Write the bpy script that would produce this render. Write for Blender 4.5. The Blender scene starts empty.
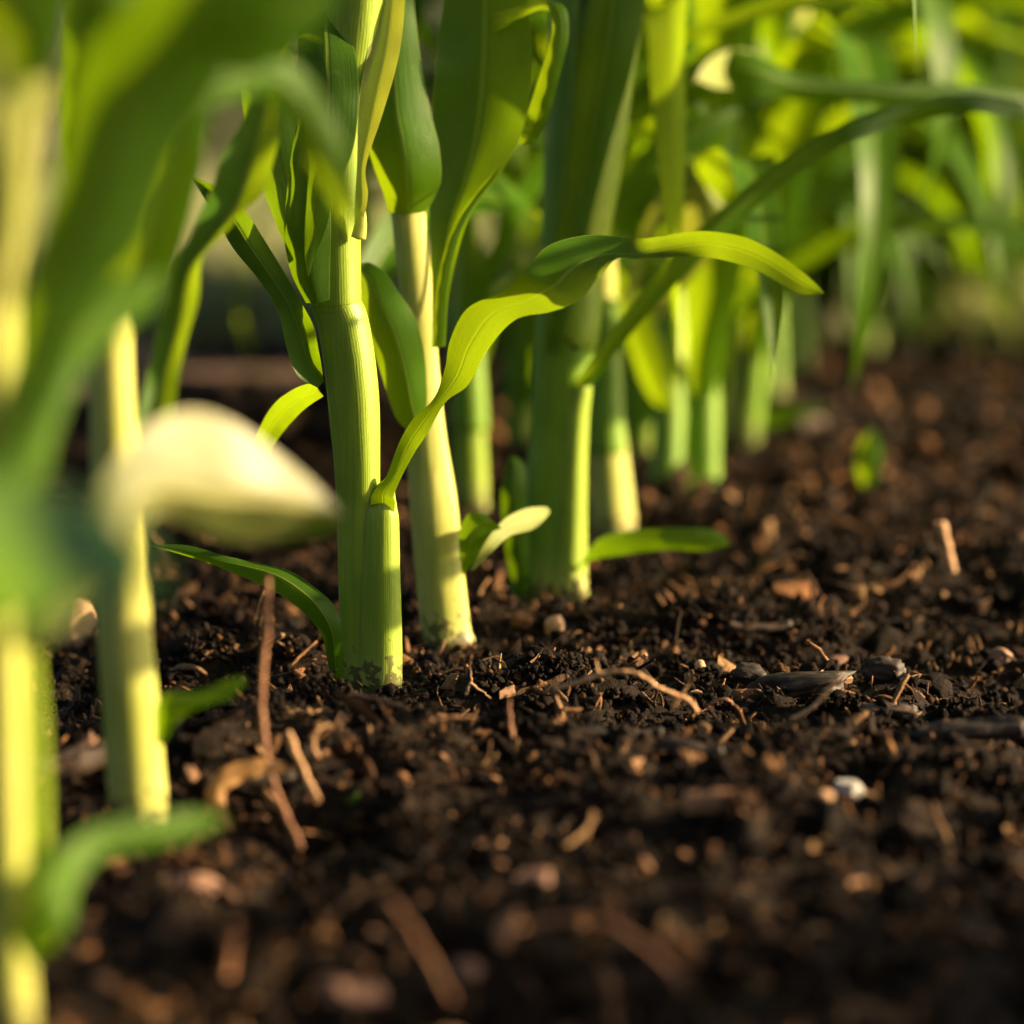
import bpy, math, random
import numpy as np
from mathutils import Vector

random.seed(7)
RNG = np.random.default_rng(11)
sc = bpy.context.scene
COL = sc.collection

# ------------------------------------------------------------------ camera
F = 2900.0                       # focal length in pixels of a 1024 px frame
HY = 120.0                       # row of the horizon
PITCH = math.atan((512 - HY) / F)
SP, CP = math.sin(PITCH), math.cos(PITCH)
FOCUS = 0.90
CAMH = FOCUS * (SP + (690 - 512) / F * CP)
CAM = np.array([0.0, 0.0, CAMH])


def py(x, y, Y):
    """world point seen at pixel (x, y) that stands at world depth Y"""
    k = (512 - y) / F
    d = Y / (CP + k * SP)
    return np.array([d * (x - 512) / F, Y, CAMH + d * (-SP + k * CP)])


def gy(y, z=0.0):
    """world depth of the ground point (height z) seen at row y"""
    k = (512 - y) / F
    d = (CAMH - z) / (SP - k * CP)
    return d * (CP + k * SP)


def gp(x, y, z=0.0):
    return py(x, y, gy(y, z))


def px(Y):
    return Y / F                 # metres per pixel at depth Y


cd = bpy.data.cameras.new('camera')
cam = bpy.data.objects.new('camera', cd)
COL.objects.link(cam)
cam.location = CAM
cam.rotation_euler = (math.pi / 2 - PITCH, 0, 0)
cd.sensor_fit = 'HORIZONTAL'
cd.sensor_width = 36
cd.lens = 36 * F / 1024
cd.clip_start = 0.02
cd.clip_end = 2000
cd.dof.use_dof = True
cd.dof.focus_distance = .884
cd.dof.aperture_fstop = cd.lens / 17.5
cd.dof.aperture_blades = 0
sc.camera = cam


# ------------------------------------------------------------------ noise
def _h(ix, iy, s):
    n = (ix.astype(np.int64) * 374761393 + iy.astype(np.int64) * 668265263 + s * 974711) & 0xFFFFFFFF
    n = ((n ^ (n >> 13)) * 1274126177) & 0xFFFFFFFF
    n = (n ^ (n >> 16)) & 0xFFFFFFFF
    return n / 4294967295.0


def vn(x, y, s=0):
    ix, iy = np.floor(x), np.floor(y)
    fx, fy = x - ix, y - iy
    fx = fx * fx * (3 - 2 * fx)
    fy = fy * fy * (3 - 2 * fy)
    a, b = _h(ix, iy, s), _h(ix + 1, iy, s)
    c, d = _h(ix, iy + 1, s), _h(ix + 1, iy + 1, s)
    return (a + (b - a) * fx) * (1 - fy) + (c + (d - c) * fx) * fy - 0.5


FEET = [tuple(gp(a, b)[:2]) for a, b in ((371, 690), (450, 646), (543, 600), (614, 540), (138, 822), (12, 1032))]


def hgt(x, y):
    x = np.asarray(x, float)
    y = np.asarray(y, float)
    fade = np.clip((6 - y) / 3, 0.15, 1)
    z = 0.020 * vn(x / 0.16, y / 0.16, 1) + 0.019 * vn(x / 0.055, y / 0.055, 2)
    r = np.abs(vn(x / 0.022, y / 0.022, 3))
    z = z + 0.017 * (0.22 - r) + 0.007 * vn(x / 0.008, y / 0.008, 4)
    z = z * fade - .003
    for fx, fy in FEET:                          # the soil lies level round each foot
        dy = y - fy
        dy = np.where(dy < 0, dy / 2.4, dy / 1.1)
        g = np.exp(-((x - fx) ** 2 + dy ** 2) / .030 ** 2)
        z = z * (1 - .85 * g) - .0025 * g
    return z


# ------------------------------------------------------------------ object helpers
def tag(o, label=None, cat=None, group=None, kind=None):
    if label:
        o['label'] = label
    if cat:
        o['category'] = cat
    if group:
        o['group'] = group
    if kind:
        o['kind'] = kind
    return o


def empty(name, loc):
    o = bpy.data.objects.new(name, None)
    o.empty_display_size = 0.02
    o.location = loc
    COL.objects.link(o)
    return o


def mesh_obj(name, V, Fc, mat, parent=None, uv=None, smooth=True, tint=None, origin=None):
    V = np.asarray(V, float)
    if origin is None and parent is None:
        origin = np.array([V[:, 0].mean(), V[:, 1].mean(), V[:, 2].min()])
    if origin is None:
        origin = np.array(parent.location)
        if parent.parent is not None:
            origin = origin + np.array(parent.parent.location)
    me = bpy.data.meshes.new(name)
    me.from_pydata((V - origin).tolist(), [], [list(map(int, f)) for f in Fc])
    if uv is not None:
        l = me.uv_layers.new(name='UVMap')
        idx = np.empty(len(me.loops), int)
        me.loops.foreach_get('vertex_index', idx)
        l.data.foreach_set('uv', np.asarray(uv, float)[idx].ravel())
    if tint is not None:
        ca = me.color_attributes.new('tint', 'FLOAT_COLOR', 'POINT')
        ca.data.foreach_set('color', np.asarray(tint, float).ravel())
    if smooth:
        me.polygons.foreach_set('use_smooth', [True] * len(me.polygons))
    me.materials.append(mat)
    me.update()
    o = bpy.data.objects.new(name, me)
    COL.objects.link(o)
    if parent is not None:
        o.parent = parent
    else:
        o.location = origin
    return o


def tri_mesh(name, V, T, mat, tint=None, smooth=False):
    """fast route for very large triangle meshes"""
    me = bpy.data.meshes.new(name)
    nv, nt = len(V), len(T)
    me.vertices.add(nv)
    me.vertices.foreach_set('co', V.astype(np.float32).ravel())
    me.loops.add(nt * 3)
    me.loops.foreach_set('vertex_index', T.astype(np.int32).ravel())
    me.polygons.add(nt)
    me.polygons.foreach_set('loop_start', np.arange(0, nt * 3, 3, dtype=np.int32))
    if smooth:
        me.polygons.foreach_set('use_smooth', np.ones(nt, bool))
    if tint is not None:
        ca = me.color_attributes.new('tint', 'FLOAT_COLOR', 'POINT')
        ca.data.foreach_set('color', tint.astype(np.float32).ravel())
    me.materials.append(mat)
    me.update(calc_edges=True)
    me.validate()
    o = bpy.data.objects.new(name, me)
    COL.objects.link(o)
    return o


def crom(P, sub):
    """Catmull-Rom through the rows of P"""
    P = np.asarray(P, float)
    n = len(P)
    E = np.vstack([2 * P[0] - P[1], P, 2 * P[-1] - P[-2]])
    out = []
    for i in range(n - 1):
        p0, p1, p2, p3 = E[i], E[i + 1], E[i + 2], E[i + 3]
        for t in np.linspace(0, 1, sub, endpoint=False):
            out.append(0.5 * (2 * p1 + (p2 - p0) * t + (2 * p0 - 5 * p1 + 4 * p2 - p3) * t * t
                              + (3 * p1 - p0 - 3 * p2 + p3) * t ** 3))
    out.append(P[-1])
    return np.array(out)


# ------------------------------------------------------------------ materials
class NT:
    def __init__(self, name):
        self.m = bpy.data.materials.new(name)
        self.m.use_nodes = True
        self.t = self.m.node_tree
        self.t.nodes.clear()
        self.out = self.n('ShaderNodeOutputMaterial')

    def n(self, typ, **kw):
        nd = self.t.nodes.new(typ)
        for k, v in kw.items():
            setattr(nd, k, v)
        return nd

    def set(self, sock, v):
        if isinstance(v, bpy.types.NodeSocket):
            self.t.links.new(v, sock)
        elif isinstance(v, (tuple, list)) and len(v) == 3 and sock.type == 'RGBA':
            sock.default_value = (*v, 1)
        else:
            sock.default_value = v

    def math(self, op, a, b=0.0, clamp=False):
        nd = self.n('ShaderNodeMath', operation=op, use_clamp=clamp)
        self.set(nd.inputs[0], a)
        self.set(nd.inputs[1], b)
        return nd.outputs[0]

    def mr(self, v, a, b, c=0.0, d=1.0):
        nd = self.n('ShaderNodeMapRange', interpolation_type='SMOOTHSTEP')
        for i, q in enumerate((v, a, b, c, d)):
            self.set(nd.inputs[i], q)
        return nd.outputs[0]

    def mix(self, f, a, b, blend='MIX'):
        nd = self.n('ShaderNodeMix', data_type='RGBA', blend_type=blend)
        self.set(nd.inputs[0], f)
        self.set(nd.inputs[6], a)
        self.set(nd.inputs[7], b)
        return nd.outputs[2]

    def noise(self, vec, scale, detail=3.0, rough=0.55):
        nd = self.n('ShaderNodeTexNoise')
        self.set(nd.inputs['Vector'], vec)
        nd.inputs['Scale'].default_value = scale
        nd.inputs['Detail'].default_value = detail
        nd.inputs['Roughness'].default_value = rough
        return nd.outputs['Fac']

    def pos(self):
        return self.n('ShaderNodeNewGeometry').outputs['Position']

    def obj(self):
        return self.n('ShaderNodeTexCoord').outputs['Object']

    def bump(self, h, strength, dist):
        nd = self.n('ShaderNodeBump')
        nd.inputs['Strength'].default_value = strength
        nd.inputs['Distance'].default_value = dist
        self.set(nd.inputs['Height'], h)
        return nd.outputs[0]

    def pbsdf(self, col, rough, spec=0.5, normal=None, **kw):
        b = self.n('ShaderNodeBsdfPrincipled')
        self.set(b.inputs['Base Color'], col)
        self.set(b.inputs['Roughness'], rough)
        self.set(b.inputs['Specular IOR Level'], spec)
        if normal is not None:
            self.set(b.inputs['Normal'], normal)
        for k, v in kw.items():
            self.set(b.inputs[k.replace('_', ' ')], v)
        return b.outputs[0]

    def done(self, s):
        self.t.links.new(s, self.out.inputs[0])
        return self.m


def leaf_material(name, dark, light, rib, trans, tfac=0.45, rough=0.40, spec=0.17):
    k = NT(name)
    uv = k.n('ShaderNodeUVMap').outputs[0]
    sep = k.n('ShaderNodeSeparateXYZ')
    k.set(sep.inputs[0], uv)
    u = sep.outputs[0]
    d = k.math('ABSOLUTE', k.math('SUBTRACT', u, 0.5))
    ribm = k.mr(d, 0.012, 0.045, 1, 0)
    edge = k.mr(d, 0.480, 0.496, 0, 1)
    nz = k.noise(k.obj(), 55, 4)
    fine = k.noise(k.obj(), 900, 2)
    # parallel veins, irregular in width and strength
    mp = k.n('ShaderNodeMapping')
    mp.inputs['Scale'].default_value = (46, 0.5, 1)
    k.set(mp.inputs[0], uv)
    vein = k.mr(k.noise(mp.outputs[0], 1.0, 3, 0.6), 0.35, 0.68)
    base = k.mix(k.mr(nz, 0.3, 0.7), dark, light)
    base = k.mix(k.math('MULTIPLY', vein, 0.42), base, light)
    blot = k.noise(k.obj(), 210, 3, 0.6)
    base = k.mix(k.mr(blot, 0.62, 0.78, 0, 0.35), base, rib)
    base = k.mix(k.math('MULTIPLY', fine, 0.25), base, dark)
    base = k.mix(k.math('MULTIPLY', ribm, 0.7), base, rib)
    base = k.mix(k.math('MULTIPLY', edge, 0.6), base, rib)
    hsum = k.math('ADD', k.math('MULTIPLY', vein, 0.3), k.math('MULTIPLY', ribm, 1.2))
    hsum = k.math('ADD', hsum, k.math('MULTIPLY', fine, 0.5))
    bp = k.bump(hsum, 0.35, 0.0004)
    r = k.math('MULTIPLY_ADD', fine, 0.2)
    r.node.inputs[2].default_value = rough - 0.08
    p = k.pbsdf(base, r, spec, bp)
    tl = k.n('ShaderNodeBsdfTranslucent')
    k.set(tl.inputs[0], k.mix(k.math('MULTIPLY', vein, 0.3), trans, tuple(c * 0.7 for c in trans)))
    k.set(tl.inputs[1], bp)
    ms = k.n('ShaderNodeMixShader')
    ms.inputs[0].default_value = tfac
    k.t.links.new(p, ms.inputs[1])
    k.t.links.new(tl.outputs[0], ms.inputs[2])
    return k.done(ms.outputs[0])


def stalk_material(name, a, b, sss=0.25):
    k = NT(name)
    uv = k.n('ShaderNodeUVMap').outputs[0]
    sep = k.n('ShaderNodeSeparateXYZ')
    k.set(sep.inputs[0], uv)
    u = sep.outputs[0]
    nz = k.noise(k.obj(), 40, 3)
    fine = k.noise(k.obj(), 1200, 2)
    mp = k.n('ShaderNodeMapping')
    mp.inputs['Scale'].default_value = (1, 1, 0.03)
    k.set(mp.inputs[0], k.obj())
    streak = k.noise(mp.outputs[0], 700, 3, 0.6)
    ph = k.math('ADD', k.math('MULTIPLY', u, 2 * math.pi * 60), k.math('MULTIPLY', nz, 14.0))
    st = k.math('MULTIPLY_ADD', k.math('SINE', ph), 0.5)
    st.node.inputs[2].default_value = 0.5
    base = k.mix(k.mr(nz, 0.3, 0.7), a, b)
    base = k.mix(k.math('MULTIPLY', k.mr(streak, 0.35, 0.65), 0.5), base, tuple(c * 0.7 for c in a))
    base = k.mix(k.math('MULTIPLY', st, 0.18), base, b)
    sp = k.n('ShaderNodeSeparateXYZ')
    k.set(sp.inputs[0], k.obj())
    spl = k.noise(k.obj(), 330, 4, 0.65)
    low = k.mr(sp.outputs[2], 0.0, 0.026, 1, 0)
    base = k.mix(k.math('MULTIPLY', low, 0.35), base, (0.40, 0.36, 0.14))
    dirt = k.math('MULTIPLY', k.mr(k.math('ADD', spl, k.math('MULTIPLY', low, 0.30)), 0.66, 0.74), k.mr(sp.outputs[2], 0.0, 0.045, 1, 0))
    base = k.mix(k.math('MULTIPLY', dirt, 0.85), base, (0.022, 0.013, 0.008))
    spk = k.noise(k.obj(), 520, 2, 0.5)
    base = k.mix(k.mr(spk, 0.70, 0.76, 0, 0.4), base, (0.16, 0.11, 0.03))
    hh = k.math('ADD', k.math('MULTIPLY', st, 0.22), k.math('MULTIPLY', streak, 1.3))
    hh = k.math('ADD', hh, k.math('MULTIPLY', fine, 0.3))
    bp = k.bump(hh, 0.45, 0.0003)
    return k.done(k.pbsdf(base, 0.46, 0.3, bp, Subsurface_Weight=sss, Subsurface_Scale=0.007,
                          Subsurface_Radius=(1.0, 0.9, 0.15)))


def soil_material(name, use_tint):
    k = NT(name)
    p = k.pos()
    n1 = k.noise(p, 25, 4)
    n2 = k.noise(p, 420, 4, 0.65)
    n3 = k.noise(p, 2200, 3, 0.6)
    col = k.mix(k.mr(n2, 0.35, 0.7), (0.004, 0.0027, 0.0017), (0.024, 0.014, 0.007))
    col = k.mix(k.mr(n1, 0.35, 0.65, 0, 0.5), col, (0.008, 0.005, 0.003))
    if use_tint:
        a = k.n('ShaderNodeVertexColor', layer_name='tint').outputs[0]
        col = k.mix(0.75, col, a)
        col = k.mix(k.mr(n3, 0.3, 0.7, 0.0, 0.55), col, (0.004, 0.0026, 0.0016))
    hh = k.math('ADD', n2, k.math('MULTIPLY', n3, 0.45))
    bp = k.bump(hh, 0.9, 0.0016)
    return k.done(k.pbsdf(col, k.mr(n3, 0.3, 0.7, 0.5, 0.9), 0.08, bp))


def wood_material(name, a, b, scale=500, stretch=0.08, rough=0.65, trans=None):
    k = NT(name)
    mp = k.n('ShaderNodeMapping')
    mp.inputs['Scale'].default_value = (stretch, 1, 1)
    k.set(mp.inputs[0], k.obj())
    n = k.noise(mp.outputs[0], scale, 4, 0.65)
    n2 = k.noise(k.obj(), 160, 3)
    oi = k.n('ShaderNodeObjectInfo').outputs['Random']
    col = k.mix(k.mr(n, 0.32, 0.68), a, b)
    col = k.mix(k.mr(n2, 0.45, 0.75, 0, 0.6), col, tuple(c * 0.35 for c in a))
    col = k.mix(k.math('MULTIPLY', oi, 0.45), col, tuple(c * 0.5 for c in a))
    bp = k.bump(n, 0.7, 0.0008)
    s = k.pbsdf(col, rough, 0.35, bp)
    if trans:
        tl = k.n('ShaderNodeBsdfTranslucent')
        k.set(tl.inputs[0], trans)
        ms = k.n('ShaderNodeMixShader')
        ms.inputs[0].default_value = 0.35
        k.t.links.new(s, ms.inputs[1])
        k.t.links.new(tl.outputs[0], ms.inputs[2])
        s = ms.outputs[0]
    return k.done(s)


def stone_material(name, a, b, rough=0.7):
    k = NT(name)
    n = k.noise(k.obj(), 260, 5, 0.65)
    n2 = k.noise(k.obj(), 110, 3)
    col = k.mix(k.mr(n2, 0.35, 0.65), a, b)
    col = k.mix(k.mr(n, 0.5, 0.72, 0, 0.7), col, tuple(c * 0.25 for c in a))
    bp = k.bump(n, 0.5, 0.0012)
    return k.done(k.pbsdf(col, rough, 0.4, bp))


M_LEAF = leaf_material('leaf_green', (0.020, 0.062, 0.0025), (0.042, 0.108, 0.004), (0.18, 0.25, 0.03), (0.17, 0.30, 0.002), 0.5)
M_LEAF_B = leaf_material('leaf_fresh', (0.036, 0.110, 0.004), (0.062, 0.165, 0.006), (0.24, 0.32, 0.05), (0.21, 0.315, 0.003), 0.54, .40, .15)
M_LEAF_W = leaf_material('leaf_waxy_glare', (0.085, 0.105, 0.020), (0.15, 0.152, 0.045), (0.34, 0.33, 0.12), (0.16, 0.28, 0.005), 0.30, .42, 0.9)  # green leaf paled: cream sun glare put into the base colour
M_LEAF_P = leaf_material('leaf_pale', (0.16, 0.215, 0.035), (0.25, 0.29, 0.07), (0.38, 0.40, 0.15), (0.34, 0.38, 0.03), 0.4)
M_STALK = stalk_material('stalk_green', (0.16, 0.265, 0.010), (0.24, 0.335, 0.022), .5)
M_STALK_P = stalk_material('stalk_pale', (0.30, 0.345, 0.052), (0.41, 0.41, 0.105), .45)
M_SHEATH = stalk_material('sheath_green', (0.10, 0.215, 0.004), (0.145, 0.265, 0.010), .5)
M_LEAF_S = leaf_material('leaf_glossy', (0.018, 0.068, 0.010), (0.034, 0.112, 0.018), (0.18, 0.25, 0.05), (0.15, 0.30, 0.002), 0.35, .34, 0.9)
M_SOIL = soil_material('soil', False)
M_CRUMB = soil_material('soil_crumb', True)
M_CHIP = wood_material('chip_tan', (0.26, 0.12, 0.05), (0.42, 0.23, 0.11))
M_BARK = wood_material('bark_dark', (0.010, 0.006, 0.0035), (0.034, 0.019, 0.0105), 380)
M_BARK_G = wood_material('bark_grey', (0.032, 0.019, 0.011), (0.090, 0.054, 0.031), 420)
M_STRAW = wood_material('straw', (0.40, 0.21, 0.09), (0.55, 0.34, 0.17), 700)
M_DEAD = wood_material('dead_stem', (0.20, 0.085, 0.036), (0.33, 0.16, 0.075), 700)
M_DRYLEAF = wood_material('dry_leaf', (0.34, 0.17, 0.05), (0.46, 0.26, 0.09), 500, trans=(0.5, 0.25, 0.05))
M_ROCK = stone_material('stone_ochre', (0.36, 0.20, 0.10), (0.50, 0.31, 0.17))
M_ROCK_W = stone_material('stone_white', (0.22, 0.205, 0.19), (0.42, 0.40, 0.37), 0.5)
M_ROCK_P = stone_material('stone_pink', (0.13, 0.062, 0.035), (0.25, 0.135, 0.085))
M_GRASS = leaf_material('grass_blade', (0.13, 0.15, 0.06), (0.22, 0.23, 0.11), (0.2, 0.22, 0.1), (0.26, 0.3, 0.09), 0.35)


# ------------------------------------------------------------------ plant builders
def tube_geo(C, A, B, n=36, cap=True, psi=0.0, pw=2.0):
    """tube through centres C with half-widths A (across X) and B (in depth)"""
    C = np.asarray(C, float)
    m = len(C)
    T = np.gradient(C, axis=0)
    T /= np.linalg.norm(T, axis=1)[:, None]
    V, UV = [], []
    L = 0.0
    aa = np.linspace(0, 2 * math.pi, 181)
    ext = np.max(np.abs(np.cos(aa)) * (np.abs(np.cos(aa - psi)) ** pw + np.abs(np.sin(aa - psi)) ** pw) ** (-1 / pw))
    for i in range(m):
        if i:
            L += np.linalg.norm(C[i] - C[i - 1])
        ex = np.array([1.0, 0, 0])
        ex = ex - T[i] * ex.dot(T[i])
        ex /= np.linalg.norm(ex)
        ey = np.cross(T[i], ex)
        for j in range(n + 1):
            a = 2 * math.pi * j / n + math.pi / 2
            ca, sa = math.cos(a), math.sin(a)
            q = (abs(math.cos(a - psi)) ** pw + abs(math.sin(a - psi)) ** pw) ** (-1 / pw) if pw != 2 else 1.0
            V.append(C[i] + ex * A[i] * q * ca / ext + ey * B[i] * q * sa / ext)
            UV.append((j / n, L * 20))
    Fc = []
    w = n + 1
    for i in range(m - 1):
        for j in range(n):
            Fc.append((i * w + j, i * w + j + 1, (i + 1) * w + j + 1, (i + 1) * w + j))
    if cap:
        for i, s in ((0, -1), (m - 1, 1)):
            c = len(V)
            V.append(C[i] + T[i] * s * A[i] * 0.25)
            UV.append((0.5, 0))
            for j in range(n):
                f = (i * w + j, i * w + j + 1, c)
                Fc.append(f if s > 0 else f[::-1])
    return np.array(V), Fc, np.array(UV)


def stalk(parent, Y, st, mat=None, name='stalk', dz=0.0, flat=0.85, nodes=(), rough=0.0, psi=0.0, pw=2.0):
    """st: (x_left, x_right, y) in image rows, at world depth Y"""
    rows = []
    for s in st:
        c = py((s[0] + s[1]) / 2, s[2], Y + dz / 1000)
        d = np.linalg.norm(c - CAM)
        rows.append((*c, (s[1] - s[0]) / 2 * d / F))
    S = crom(rows, 9)
    A = np.abs(S[:, 3]) + 1e-5
    for (yn, amp) in nodes:                      # swollen nodes
        zc = py(512, yn, Y)[2]
        A = A * (1 + amp * np.exp(-((S[:, 2] - zc) / 0.0022) ** 2))
    if rough:
        A = A * (1 + rough * np.sin(S[:, 2] * 180))
    V, Fc, UV = tube_geo(S[:, :3], A, A * flat, 48, True, math.radians(psi), pw)
    return mesh_obj(name, V, Fc, mat or M_STALK, parent, UV)


def leaf(parent, Y, st, mat=None, fold=0.12, ruffle=0.02, freq=9.0, name='leaf', sub=9, nc=12, label=None, midline=None):
    """st: (xL, yL, xR, yR[, dz][, dzR]) the two margins of the blade as rows, depth offsets in mm;
    (x, y[, dz]) is a pointed end"""
    Ls, Rs = [], []
    for s in st:
        if len(s) <= 3:
            dz = s[2] if len(s) == 3 else (last if Ls else 0)
            Ls.append(py(s[0], s[1], Y + dz / 1000))
            Rs.append(py(s[0] + .5, s[1] + .5, Y + dz / 1000))
        else:
            dz = s[4] if len(s) > 4 else 0
            dr = s[5] if len(s) > 5 else dz
            last = dz
            Ls.append(py(s[0], s[1], Y + dz / 1000))
            Rs.append(py(s[2], s[3], Y + dr / 1000))
    L, R = crom(Ls, sub), crom(Rs, sub)
    Md = crom([py(q[0], q[1], Y + q[2] / 1000) for q in midline], sub) if midline else None
    m = len(L)
    mid = (L + R) / 2
    T = np.gradient(mid, axis=0)
    W = R - L
    w = np.linalg.norm(W, axis=1)
    N = np.cross(T, W)
    N /= (np.linalg.norm(N, axis=1)[:, None] + 1e-12)
    k = int(np.argmax(w))
    if N[k].dot(CAM - mid[k]) < 0:
        N = -N
    for i in range(k + 1, m):
        if N[i].dot(N[i - 1]) < 0:
            N[i] = -N[i]
    for i in range(k - 1, -1, -1):
        if N[i].dot(N[i + 1]) < 0:
            N[i] = -N[i]
    ln = np.concatenate([[0], np.cumsum(np.linalg.norm(np.diff(mid, axis=0), axis=1))])
    ph = random.uniform(0, 6)
    V, UV = [], []
    for i in range(m):
        for j in range(nc + 1):
            s = j / nc
            q = 2 * s - 1
            f = fold * (1 - abs(q) ** 1.3)
            rf = ruffle * abs(q) ** 2 * math.sin(ln[i] / max(w.max(), 1e-4) * freq * 0.5 + ph + (1.7 if q > 0 else 0))
            if Md is not None:
                b = math.sqrt(q * q + .006) / math.sqrt(1.006)      # rounded ridge along the given midrib
                V.append(Md[i] * (1 - b) + (L[i] if q < 0 else R[i]) * b + N[i] * w[i] * rf)
            else:
                V.append(L[i] + W[i] * s + N[i] * w[i] * (f + rf))
            UV.append((s, ln[i] * 20))
    Fc = []
    for i in range(m - 1):
        for j in range(nc):
            a = i * (nc + 1) + j
            Fc.append((a, a + 1, a + nc + 2, a + nc + 1))
    o = mesh_obj(name, V, Fc, mat or M_LEAF, parent, UV)
    if label:
        o['label'] = label
    return o


def blade_local(base, az, length, width, rise, droop, twist=0.0, ruf=0.05, n=26, nc=8):
    """an arching maize blade in plant space"""
    V, UV = [], []
    p = np.array(base, float)
    ang = rise
    ds = length / n
    dirh = np.array([math.cos(az), math.sin(az), 0])
    side0 = np.array([-math.sin(az), math.cos(az), 0])
    ph = random.uniform(0, 6)
    for i in range(n + 1):
        t = i / n
        tg = dirh * math.cos(ang) + np.array([0, 0, 1]) * math.sin(ang)
        nr = -dirh * math.sin(ang) + np.array([0, 0, 1]) * math.cos(ang)
        tw = twist * t
        sd = side0 * math.cos(tw) + nr * math.sin(tw)
        nn = nr * math.cos(tw) - side0 * math.sin(tw)
        w = width * (min(1, 0.35 + 2.6 * t) * (1 - t ** 2.6) ** 0.9 + 0.004)
        for j in range(nc + 1):
            s = j / nc
            q = 2 * s - 1
            V.append(p + sd * w * q / 2 + nn * w * (0.22 * abs(q) ** 1.4 * (1 - t * .6)
                     + ruf * q * q * math.sin(t * 22 + ph + (1.5 if q > 0 else 0))))
            UV.append((s, t * length * 20))
        p = p + tg * ds
        ang -= droop * ds * (0.4 + 1.6 * t)
    Fc = []
    for i in range(n):
        for j in range(nc):
            a = i * (nc + 1) + j
            Fc.append((a, a + 1, a + nc + 2, a + nc + 1))
    return np.array(V), Fc, np.array(UV)


def add_blade(parent, base_w, *a, mat=None, **k):
    V, Fc, UV = blade_local((0, 0, 0), *a, **k)
    return mesh_obj('leaf', V + np.asarray(base_w), Fc, mat or M_LEAF, parent, UV)


def generic_plant(rad=0.010, height=0.5, nleaf=7, az0=0.0):
    """a whole young maize plant in its own space"""
    r = empty('corn_plant', (0, 0, 0))
    zs = np.linspace(-0.01, height, 24)
    lean = random.uniform(-.05, .05)
    C = [(lean * z + .004 * math.sin(z * 14), .003 * math.cos(z * 11), z) for z in zs]
    A = rad * (1.08 - 0.55 * np.clip(zs / height, 0, 1) ** 1.2)
    V, Fc, UV = tube_geo(C, A, A * .9, 20)
    mesh_obj('stalk', V, Fc, M_STALK_P if random.random() < .35 else M_STALK, r, UV)
    for i in range(nleaf):
        t = (i + .35) / nleaf
        z = 0.018 + (height - .05) * t ** 1.25
        a = az0 + (i % 2) * math.pi + random.uniform(-.5, .5)
        rr = rad * (1.08 - .5 * z / height)
        ln = (0.16 + 0.30 * math.sin(math.pi * min(1, t * .9 + .1))) * random.uniform(.85, 1.15)
        # sheath hugging the stalk below the blade
        zz = np.linspace(max(0.0, z - .075), z, 8)
        cs = [(lean * q + .004 * math.sin(q * 14) + math.cos(a) * .0015, math.sin(a) * .0015, q) for q in zz]
        Av = rr * np.linspace(1.01, 1.08, 8)
        V, Fc, UV = tube_geo(cs, Av, Av * .95, 16, cap=False)
        mesh_obj('sheath', V, Fc, M_SHEATH if i % 3 else M_STALK, r, UV)
        b = np.array([lean * z + math.cos(a) * rr * .8, math.sin(a) * rr * .8, z - .004])
        V, Fc, UV = blade_local(b, a, ln, random.uniform(.028, .046), random.uniform(.85, 1.3),
                                random.uniform(3.5, 7.0), random.uniform(-1.3, 1.3), .06)
        mesh_obj('leaf', V, Fc, (M_LEAF, M_LEAF_B)[i % 2 if t < .5 else random.randint(0, 1)], r, UV)
    return r


def copy_tree(o, loc, rz, s=1.0):
    c = o.copy()
    COL.objects.link(c)
    c.location = loc
    c.rotation_euler = (0, 0, rz)
    c.scale = (s, s, s)
    for ch in o.children:
        d = ch.copy()
        COL.objects.link(d)
        d.parent = c
    return c


def ground_base(x, y):
    p = gp(x, y)
    return (p[0], p[1], float(hgt(p[0], p[1])) - .002)


# ================================================================== SETTING
def build_ground():
    xs = np.concatenate([-np.geomspace(400, .46, 46), np.arange(-.45, .66, .0026), np.geomspace(.67, 400, 46)])
    ys = np.concatenate([-np.geomspace(300, .3, 20), np.linspace(-.2, .4, 30), np.arange(.42, 1.75, .0026), 1.75 + np.cumsum(np.geomspace(.003, 120, 120))])
    X, Y = np.meshgrid(xs, ys)
    Z = hgt(X.ravel(), Y.ravel()).reshape(X.shape)
    far = np.clip((np.hypot(X, Y) - 6) / 6, 0, 1)
    Z *= 1 - far
    V = np.stack([X.ravel(), Y.ravel(), Z.ravel()], 1)
    nx, ny = len(xs), len(ys)
    i, j = np.meshgrid(np.arange(ny - 1), np.arange(nx - 1), indexing='ij')
    a = (i * nx + j).ravel()
    T = np.concatenate([np.stack([a, a + 1, a + nx + 1], 1), np.stack([a, a + nx + 1, a + nx], 1)])
    o = tri_mesh('ground', V, T, M_SOIL, smooth=True)
    return tag(o, 'dark crumbly moist soil of the corn field', 'soil', kind='structure')


build_ground()


def ico():
    t = (1 + 5 ** .5) / 2
    V = np.array([(-1, t, 0), (1, t, 0), (-1, -t, 0), (1, -t, 0), (0, -1, t), (0, 1, t), (0, -1, -t), (0, 1, -t),
                  (t, 0, -1), (t, 0, 1), (-t, 0, -1), (-t, 0, 1)], float)
    V /= np.linalg.norm(V[0])
    T = np.array([(0, 11, 5), (0, 5, 1), (0, 1, 7), (0, 7, 10), (0, 10, 11), (1, 5, 9), (5, 11, 4), (11, 10, 2),
                  (10, 7, 6), (7, 1, 8), (3, 9, 4), (3, 4, 2), (3, 2, 6), (3, 6, 8), (3, 8, 9), (4, 9, 5),
                  (2, 4, 11), (6, 2, 10), (8, 6, 7), (9, 8, 1)])
    return V, T


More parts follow.
